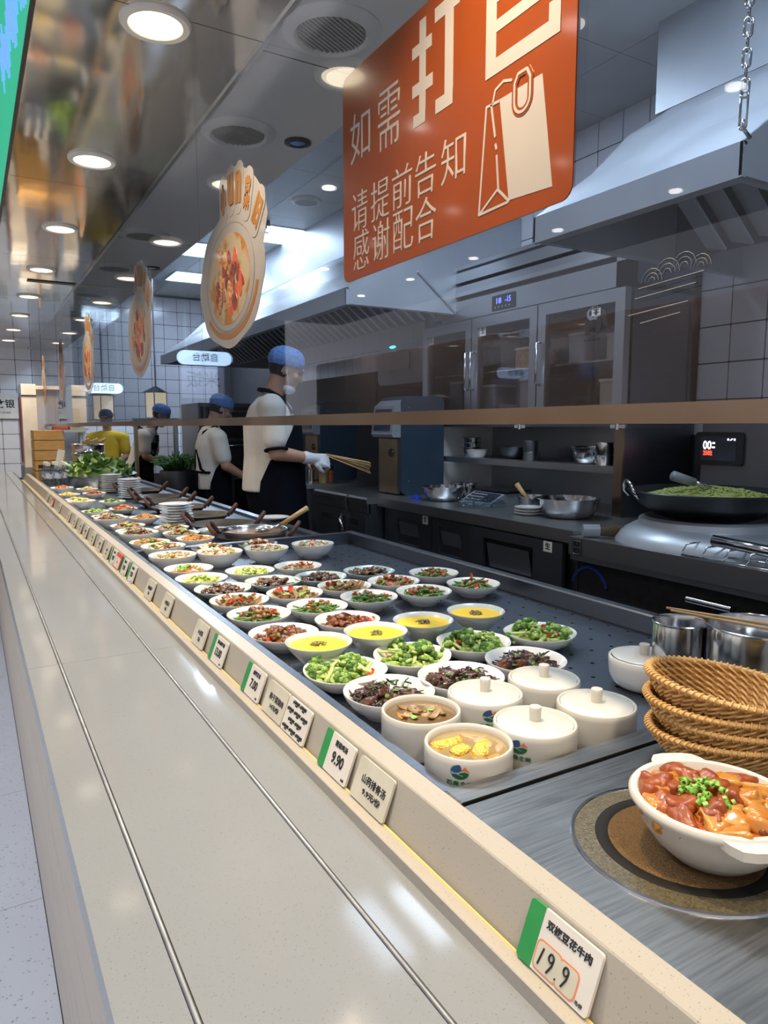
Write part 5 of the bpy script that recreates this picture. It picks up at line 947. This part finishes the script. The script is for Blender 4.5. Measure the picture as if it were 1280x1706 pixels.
for i, (x, y) in enumerate(((3.1, 3.47), (3.06, 3.0 - .18))): t = thing('shelf_tin', ['dark steel tin in the middle of the open shelf', 'striped steel tin in front of the right-hand shelf bowls'][i], 'tin', (x, y, z(-.2135))); part('body', MB().lathe([(0, 0), (.05, 0), (.05, .05), (.048, .055), (.05, .06), (.05, .125), (.053, .128), (0, .13)], 32), chrome if i else dark_steel, t, 40)

# blue cooking machines and other gear behind the cook
def robot(x, y, lab, s_=1.0, h0=-.485):
    t = thing('cooking_machine', lab, 'machine', (x, y, z(h0)))
    Rm = Matrix(((1, 0, 0, 0), (0, 0, -1, 0), (0, 1, 0, 0), (0, 0, 0, 1)))
    P = rrect(.0, .36, .0, .70, .05, 6)
    part('body', MB().slab([(a * s_, b_ * s_) for a, b_ in P], -.16 * s_, .16 * s_, 0, Rm), bluebody, t, 40)
    part('bronze_front', MB().box(-.02 * s_, .0, -.13 * s_, .13 * s_, .01, .40 * s_), bronze, t); part('round_button', MB().lathe([(0, -.010), (.026 * s_, -.010), (.03 * s_, 0), (0, 0)], 24, M=Matrix.Translation((-.021 * s_, -.05 * s_, .30 * s_)) @ Matrix.Rotation(PI / 2, 4, 'Y')), black, t, 40)
    h_ = part('head', MB().prism([(-.075 * s_, .43 * s_), (-.05 * s_, .63 * s_), (.03 * s_, .69 * s_), (.06 * s_, .69 * s_), (.06 * s_, .41 * s_), (-.06 * s_, .41 * s_)], -.145 * s_, .145 * s_), greybody, t)
    part('screen', MB().prism([(-.0765 * s_, .46 * s_), (-.0565 * s_, .61 * s_), (-.05 * s_, .61 * s_), (-.07 * s_, .46 * s_)], -.115 * s_, .115 * s_), screenm, h_)
    part('rivet', MB().ball((.06 * s_, -.161 * s_, .62 * s_), .006).ball((.06 * s_, -.161 * s_, .10 * s_), .006), chrome, t)
    return t
robot(2.63, 4.44, 'large slate-blue cooking machine with a bronze front and sloped screen on the worktop')
robot(2.56, 5.62, 'second slate-blue cooking machine behind the cook\'s hands', .95, -.455)
t = thing('wall_steam_box', 'grey rounded box with a pale window mounted high beside the fridge', 'machine', (0, 0, 0)); Rm = Matrix(((0, 0, 1, 0), (1, 0, 0, 0), (0, 1, 0, 0), (0, 0, 0, 1)))
part('housing', MB().slab(rrect(4.84, 5.62, z(.36), z(.69), .06, 6), 3.2, 3.59, 0, Rm), greybody, t, 40); part('window', MB().slab(rrect(5.08, 5.46, z(.48), z(.63), .02, 5), 3.19, 3.201, 0, Rm), mat('window_beige', (.36, .33, .28), .4), t); part('lamp', MB().ball((3.2, 5.36, z(.68)), (.02, .05, .012)), ledteal, t)
for i, (x, y, m_, lab) in enumerate(((2.47, 5.2, F_broth2, 'amber squeeze bottle with a pale nozzle on the prep table'), (2.58, 5.25, F_stew, 'red-brown sauce bottle beside the squeeze bottle'))):
    t = thing('sauce_bottle', lab, 'bottle', (x - .03 * i, y + .04, z(-.455))); part('body', MB().lathe([(0, 0), (.034, 0), (.037, .005), (.037, .095), (.033, .11), (0, .11)], 24), m_, t, 40); part('cap', MB().lathe([(.036, .10), (.036, .128), (.012, .140), (.005, .175), (0, .175)], 20), white_p if i == 0 else black, t, 40)
for i in range(2): t = thing('steel_canister', ['steel canister on the prep table next to the squeeze bottle', 'steel canister at the edge of the prep table'][i], 'canister', (2.40 - .07 * i, 5.33, z(-.455)), 0, 'prep table canisters'); part('body', MB().lathe([(0, 0), (.032, 0), (.032, .11), (.035, .113), (0, .115)], 24), chrome, t, 40)
t = thing('skewer_bundle', 'fanned bundle of bamboo skewers in the gloved hand', 'skewers', (0, 0, 0)); r = random.Random(6)
for i in range(16): a = r.uniform(-1, 1); b_ = r.uniform(-1, 1); part('skewer', MB().tube([(1.945 + .004 * a, 4.09 + .004 * b_, z(-.175) + .006 * b_), (2.235 + .02 * a, 4.03 + .05 * a, z(-.265) + .055 * b_)], .0035, 5), wood, t, True)
t = thing('glass_partition', 'tall narrow steel-framed glass partition behind the second cook', 'partition', (0, 0, 0)); part('post', bx(1.81, 1.845, 7.35, 7.41, 0, z(.06)), steel, t); part('post', bx(1.42, 1.45, 7.35, 7.41, 0, z(.06)), bronze, t); part('glass', bx(1.45, 1.81, 7.376, 7.384, .1, z(.05)), fridgepane, t); part('top_bar', bx(1.41, 1.86, 7.35, 7.41, z(.06), z(.085)), steel, t)
t = thing('tall_oven', 'dark stacked ovens with steel handles behind the second cook', 'oven', (0, 0, 0)); part('carcass', bx(2.1, 2.9, 7.5, 8.2, 0, z(.25)), dark_steel, t)
for i in range(4): d = part('door', bx(2.12, 2.88, 7.47, 7.5, z(-1.2 + .36 * i), z(-.87 + .36 * i)), black, t); part('handle', MB().tube([(2.2, 7.45, z(-.92 + .36 * i)), (2.8, 7.45, z(-.92 + .36 * i))], .012, 8), chrome, d, True)
t = thing('herb_crate', 'low tub of green herbs behind the second cook', 'tub', (1.74, 7.0, 0)); part('tub', MB().lathe([(0, 0), (.14, 0), (.17, z(-.42)), (.16, z(-.42)), (.13, .02), (0, .02)], 24), dark_steel, t, 40)
r = random.Random(2); b = MB()
for i in range(160): a = r.random() * 6.3; q = .17 * math.sqrt(r.random()); e = r.uniform(.08, .2); b.tube([(q * .6 * math.cos(a), q * .6 * math.sin(a), z(-.46)), (q * math.cos(a), q * math.sin(a), z(-.42) + e * .7), (q * 1.5 * math.cos(a), q * 1.5 * math.sin(a), z(-.42) + e * (1 - q * 2))], .006, 4)
part('herbs', b, mat('herb_green', (.03, .12, .03), .6, 0, (.07, .20, .05), 20), t, True, kind='stuff')
for i, (x, y, h_) in enumerate(((2.05, 9.2, .12), (1.55, 10.0, .10))):
    t = thing('wall_lantern', 'small box lantern with warm glowing side, %s of two at the back' % ['nearer', 'farther'][i], 'lamp', (x, y, z(h_)), .4); part('box', MB().box(-.09, .09, -.09, .09, 0, .30), mat('lantern_glow', (1, .85, .62), .5, emit=.9) if i == 0 else MATS['lantern_glow'], t); part('cap', MB().lathe([(.20, .30), (.02, .38), (0, .38), (0, .30)], 4), dark_steel, t); part('edge', MB().box(-.095, -.085, -.095, -.085, -.01, .31).box(.085, .095, -.095, -.085, -.01, .31).box(-.095, -.085, .085, .095, -.01, .31).box(.085, .095, .085, .095, -.01, .31), dark_steel, t); part('rod', MB().tube([(0, 0, .38), (0, 0, 1.94 - h_)], .01, 6), dark_steel, t)

# ------------------------------------------------------------------ people
def organic(name, mb, m, parent, vox=.010, it=4, off=0.):
    me = mb.mesh('build', m, True); o = bpy.data.objects.new('build', me); C.objects.link(o)
    q = o.modifiers.new('r', 'REMESH'); q.mode = 'VOXEL'; q.voxel_size = vox; q.use_smooth_shade = True
    s_ = o.modifiers.new('s', 'SMOOTH'); s_.factor = .5; s_.iterations = it
    dg = bpy.context.evaluated_depsgraph_get(); out = bpy.data.meshes.new_from_object(o.evaluated_get(dg)); bpy.data.objects.remove(o); bpy.data.meshes.remove(me)
    out.name = name; out.materials.clear(); out.materials.append(m); out.polygons.foreach_set('use_smooth', [True] * len(out.polygons))
    return link(name, out, parent)
def fingers(mb, wrist, dirv, palmn, s_=1.0, curl=.9):
    # palm plus four unequal curled fingers and a thumb leaving the side
    w_ = Vector(wrist); d = Vector(dirv).normalized(); n = Vector(palmn).normalized(); sd = d.cross(n).normalized()
    for k in (-.03, -.01, .01, .03): mb.cap(w_ + sd * k * .5 * s_, .017 * s_, w_ + d * .085 * s_ + sd * k * s_, .0125 * s_, 10)
    for k, L in ((-.031, .062), (-.0105, .076), (.0105, .080), (.031, .068)):
        p = w_ + d * .088 * s_ + sd * k * s_; dd = d
        for q in range(3):
            ang = curl * (.55 + .25 * q); dd = (dd * math.cos(ang) + n * math.sin(ang)).normalized(); p2 = p + dd * L * s_ * (.44, .32, .24)[q]
            mb.cap(p, (.0098 - .0009 * q) * s_, p2, (.0092 - .0010 * q) * s_, 8); p = p2
            n2 = (n - dd * n.dot(dd)); n = n2.normalized() if n2.length > .1 else n
        n = Vector(palmn).normalized()
    p = w_ + d * .025 * s_ - sd * .034 * s_; p2 = p + (d * .7 - sd * .6 + n * .45).normalized() * .040 * s_; p3 = p2 + (d * .75 + n * .75).normalized() * .034 * s_
    mb.cap(p, .014 * s_, p2, .0115 * s_, 8); mb.cap(p2, .011 * s_, p3, .0095 * s_, 8)
def person(lab, loc, heading, H, wide=1.0, headtilt=.25, headturn=0., arms=None, gloves=(), cap='cap', shirtm=shirt, strap=True, masked=False, bend=0., apron=True, maskdrop=True):
    s = H / 1.80; t = thing('person', lab, 'person', (loc[0], loc[1], loc[2] if len(loc) > 2 else 0), heading, 'kitchen staff'); t.scale = (s, s, s)
    W = wide; bx_ = lambda h_: bend * max(0, h_ - .95) ** 1.3
    neck = Vector((bx_(1.52) + .02, 0, 1.52)); hc = Vector((bx_(1.6) + .085 + .05 * headtilt, 0, 1.665 - .02 * headtilt))
    Rh = Matrix.Translation(hc) @ Matrix.Rotation(headturn, 4, 'Z') @ Matrix.Rotation(headtilt, 4, 'Y')
    # body: one continuous figure (head, neck, trunk, arms, legs)
    b = MB()
    b.cap(neck - Vector((.02, 0, .06)), .066, Rh @ Vector((-.03, 0, -.055)), .058)
    b.ball(Rh @ Vector((-.012, 0, .035)), (.098, .077, .098), 18, 12, 0, Rh.to_3x3().to_4x4()); b.ball(Rh @ Vector((.028, 0, -.035)), (.062, .058, .078), 16, 10, 0, Rh.to_3x3().to_4x4())
    b.ball(Rh @ Vector((.060, 0, -.088)), (.026, .028, .020), 12, 8, 0, Rh.to_3x3().to_4x4()); b.cap(Rh @ Vector((.086, 0, .012)), .009, Rh @ Vector((.104, 0, -.022)), .013, 10); b.ball(Rh @ Vector((.090, 0, .036)), (.014, .050, .012), 12, 6, 0, Rh.to_3x3().to_4x4())
    b.ball(Rh @ Vector((.088, 0, -.062)), (.010, .024, .006), 10, 6, 0, Rh.to_3x3().to_4x4())
    for sd in (1, -1): b.ball(Rh @ Vector((-.010, .077 * sd, -.005)), (.017, .009, .030), 10, 8, 0, Rh.to_3x3().to_4x4()); b.ball(Rh @ Vector((.060, .046 * sd, -.018)), (.024, .020, .024), 10, 8, 0, Rh.to_3x3().to_4x4())
    b.loft([(0, 0, .86, .125, .165 * W), (0, 0, .98, .130 * W, .165 * W), (bx_(1.15) + .01, 0, 1.15, .125 * W, .150 * W), (bx_(1.35), 0, 1.35, .120 * W, .165 * W), (bx_(1.47), 0, 1.47, .085, .15)])
    for sd in (1, -1):
        b.cap((0, .085 * sd, .90), .095, (.005, .09 * sd, .48), .058); b.cap((.005, .09 * sd, .48), .056, (-.01, .09 * sd, .10), .042); b.cap((-.02, .09 * sd, .05), .04, (.13, .095 * sd, .035), .032)
    A = arms or [((.02, -.22, 1.40), (.02, -.28, 1.14), (.24, -.20, 1.05)), ((.02, .22, 1.40), (.06, .26, 1.14), (.26, .10, 1.04))]
    for k, (sh, el, wr) in enumerate(A):
        sh = Vector(sh) + Vector((bx_(1.4), 0, 0)); el = Vector(el); wr = Vector(wr)
        b.cap((sh.x * .6, sh.y * .55, sh.z + .02), .07, sh, .062); b.cap(sh, .056, el, .046); b.cap(el, .047, wr, .029)
        d = (wr - el).normalized()
        if k not in gloves: fingers(b, wr, d, (0, .35 * (1 if k == 0 else -1), -1), 1.0, .6)
    organic('body', b, skin, t, .0075, 3)
    for k in gloves:
        sh, el, wr = [Vector(p) for p in A[k]]; d = (wr - el).normalized(); g = MB(); g.cap(wr - d * .045, .040, wr + d * .02, .032); fingers(g, wr, d, (0, .9 * (1 if k == 0 else -1), -.5), 1.12, 1.0); organic('glove', g, glove_m, t, .0055, 2)
    # trousers, shoes
    b = MB(); b.loft([(0, 0, .80, .14, .185 * W), (0, 0, .95, .142 * W, .178 * W), (.0, 0, 1.02, .138 * W, .170 * W)])
    for sd in (1, -1): b.cap((0, .088 * sd, .86), .112, (.005, .092 * sd, .48), .082); b.cap((.005, .092 * sd, .48), .082, (-.01, .092 * sd, .09), .066)
    organic('trousers', b, apron_m, t, .012, 3)
    for sd in (1, -1): b = MB(); b.cap((-.03, .092 * sd, .048), .047, (.14, .098 * sd, .040), .040); organic('shoe', b, black, t, .009, 2)
    # shirt with short loose sleeves
    b = MB(); b.loft([(-.005, 0, .93, .152 * W, .185 * W), (0, 0, 1.02, .150 * W, .182 * W), (bx_(1.15) + .005, 0, 1.15, .145 * W, .172 * W), (bx_(1.35) - .005, 0, 1.33, .138 * W, .185 * W), (bx_(1.44), 0, 1.44, .110 * W, .175), (bx_(1.5) + .005, 0, 1.505, .075, .105)])
    for sh, el, wr in A:
        sh = Vector(sh) + Vector((bx_(1.4), 0, 0)); el = Vector(el); b.cap((sh.x * .6, sh.y * .55, sh.z + .015), .085, sh, .080); b.cap(sh, .078, sh.lerp(el, .70), .070)
    o = organic('shirt', b, shirtm, t, .011, 5)
    for k in gloves:
        sh, el, wr = [Vector(p) for p in A[k]]; d = (el - sh).normalized(); c = sh + Vector((bx_(1.4), 0, 0)); c = c.lerp(el, .70) + d * .058; u = d.orthogonal().normalized(); v = d.cross(u); part('sleeve_cuff', MB().tube([c + (u * math.cos(a) + v * math.sin(a)) * .062 for a in [i * PI / 10 for i in range(21)]], .0095, 8), apron_m, t, True)
    # collar, apron shell and straps
    if apron:
        b = MB(); n = 26; vs = []; secs = [(.42, .20, .215, 118), (.60, .19, .21, 118), (.85, .176, .208, 116), (1.0, .17, .202, 112), (1.12, .166 + .004, .192, 96), (1.20, .160, .190, 70), (1.34, .150 + .004, .190, 42), (1.42, .128, .18, 34)]
        for (h_, rx, ry, deg) in secs:
            for o_ in (0, .005):
                for i in range(n):
                    a = math.radians(-deg + 2 * deg * i / (n - 1)); fold = .006 * math.sin(a * 9) * (1 if h_ < .9 else .2)
                    vs.append((bx_(h_) + (rx * W + o_ + fold) * math.cos(a) + .004, (ry * W + o_ + fold) * math.sin(a), h_))
        fs = []
        for j in range(len(secs) - 1):
            for i in range(n - 1):
                p = j * 2 * n; q = (j + 1) * 2 * n
                fs += [(p + n + i, p + n + i + 1, q + n + i + 1, q + n + i), (p + i + 1, p + i, q + i, q + i + 1)]
        for i in range(n - 1): fs.append((i, i + 1, n + i + 1, n + i)); p = (len(secs) - 1) * 2 * n; fs.append((p + n + i, p + n + i + 1, p + i + 1, p + i))
        part('apron', b.add(vs, fs), apron_m, t, True)
        b = MB(); 
        for sd in (1, -1):
            if strap == 'cross': b.tube([(.10, .12 * sd, 1.40), (.02, .11 * sd, 1.515), (-.085 * W, .085 * sd, 1.455), (-.136 * W, -.02 * sd, 1.28), (-.128 * W, -.10 * sd, 1.12), (-.085 * W, -.14 * sd, 1.08)], .012, 6)
            else: b.tube([(.125, .10 * sd, 1.40), (.07, .10 * sd, 1.49), (-.01, .085 * sd, 1.535), (-.062, .03 * sd, 1.545), (-.068, 0, 1.545)], .013, 6)
        if strap == 'cross': b.tube([(-.06, .172 * W, 1.09), (-.118 * W, .115, 1.09), (-.148 * W, 0, 1.09), (-.118 * W, -.115, 1.09), (-.06, -.172 * W, 1.09)], .012, 6); b.tube([(-.150 * W, -.03, 1.09), (-.160 * W, -.02, .97), (-.160 * W, .0, .86)], .011, 5); b.tube([(-.150 * W, -.03, 1.09), (-.160 * W, -.07, .98), (-.160 * W, -.08, .90)], .011, 5)
        part('apron_strap', b, apron_m, t, True)
    # hair at the nape, eyes, cap or net, mask
    b = MB(); b.ball(Rh @ Vector((-.028, 0, .018)), (.092, .080, .090), 16, 10, 0, Rh.to_3x3().to_4x4()); organic('hair', b, hairm, t, .008, 2)
    for sd in (1, -1): part('eye', MB().ball(Rh @ Vector((.078, .031 * sd, .014)), (.008, .012, .007), 10, 6), hairm, t, True); part('eyebrow', MB().tube([Rh @ Vector((.087, .018 * sd, .040)), Rh @ Vector((.080, .048 * sd, .040))], .004, 5), hairm, t, True)
    b = MB(); b.lathe([(0, .024), (.100, .024), (.112, .040), (.113, .065), (.104, .100), (.080, .130), (.045, .145), (0, .150)], 24, wave=lambda a, q: .03 * math.sin(a * 9 + q * 9), sx=1.02, sy=.86, M=Rh @ Matrix.Translation((-.016, 0, -.004)) @ Matrix.Rotation(-.12, 4, 'Y')); organic('cap', b, capblue if cap == 'blue' else mat('cap_navy', (.03, .06, .13), .7) if cap == 'navy' and 'cap_navy' not in MATS else MATS.get('cap_navy' if cap == 'navy' else 'blue_cap'), t, .007, 1)
    if masked or maskdrop:
        dz = 0 if masked else -.045; b = MB(); b.ball(Rh @ Vector((.052 if masked else .040, 0, -.055 + dz * .9)), (.054, .062, .050) if masked else (.052, .052, .036), 16, 10, 0, Rh.to_3x3().to_4x4()); organic('face_mask', b, mat('mask_blue', (.22, .42, .62), .8) if masked else maskw, t, .007, 1)
        b = MB()
        for sd in (1, -1): b.tube([Rh @ Vector((.045, .062 * sd, -.035 + dz)), Rh @ Vector((.0, .082 * sd, -.0)), Rh @ Vector((-.022, .084 * sd, .018)), Rh @ Vector((-.026, .083 * sd, -.02))], .003, 5)
        part('ear_loop', b, maskw, t, True)
    return t
person('large cook in white shirt, black apron, blue hair net and white glove', (1.625, 4.20), math.radians(-19), 1.82, 1.18, .38, math.radians(-4), [((.0, -.235, 1.42), (.02, -.275, 1.17), (.235, -.165, 1.13)), ((.02, .22, 1.42), (.09, .26, 1.16), (.24, .03, 1.10))], (0,), 'blue')
person('cook seen from behind in white shirt with crossed black apron straps and blue cap', (1.72, 5.80), math.radians(-2), 1.60, .98, .45, -.1, [((.02, -.20, 1.40), (.07, -.24, 1.15), (.28, -.16, 1.03)), ((.02, .20, 1.40), (.10, .22, 1.15), (.30, .08, 1.05))], (), 'blue', strap='cross')
person('cook in white shirt and pale blue cap leaning forward behind the glass partition', (1.57, 8.05), math.radians(-25), 1.58, 1.0, .5, 0, [((.02, -.20, 1.40), (.16, -.24, 1.17), (.42, -.14, 1.02)), ((.02, .20, 1.40), (.16, .22, 1.15), (.34, .08, 1.02))], (), 'blue', bend=.35)
person('worker in yellow top, blue face mask and navy cap, far back', (1.47, 9.25), math.radians(-112), 1.54, 1.0, .05, 0, None, (), 'navy', shirtm=yellow_c, masked=True, apron=False)
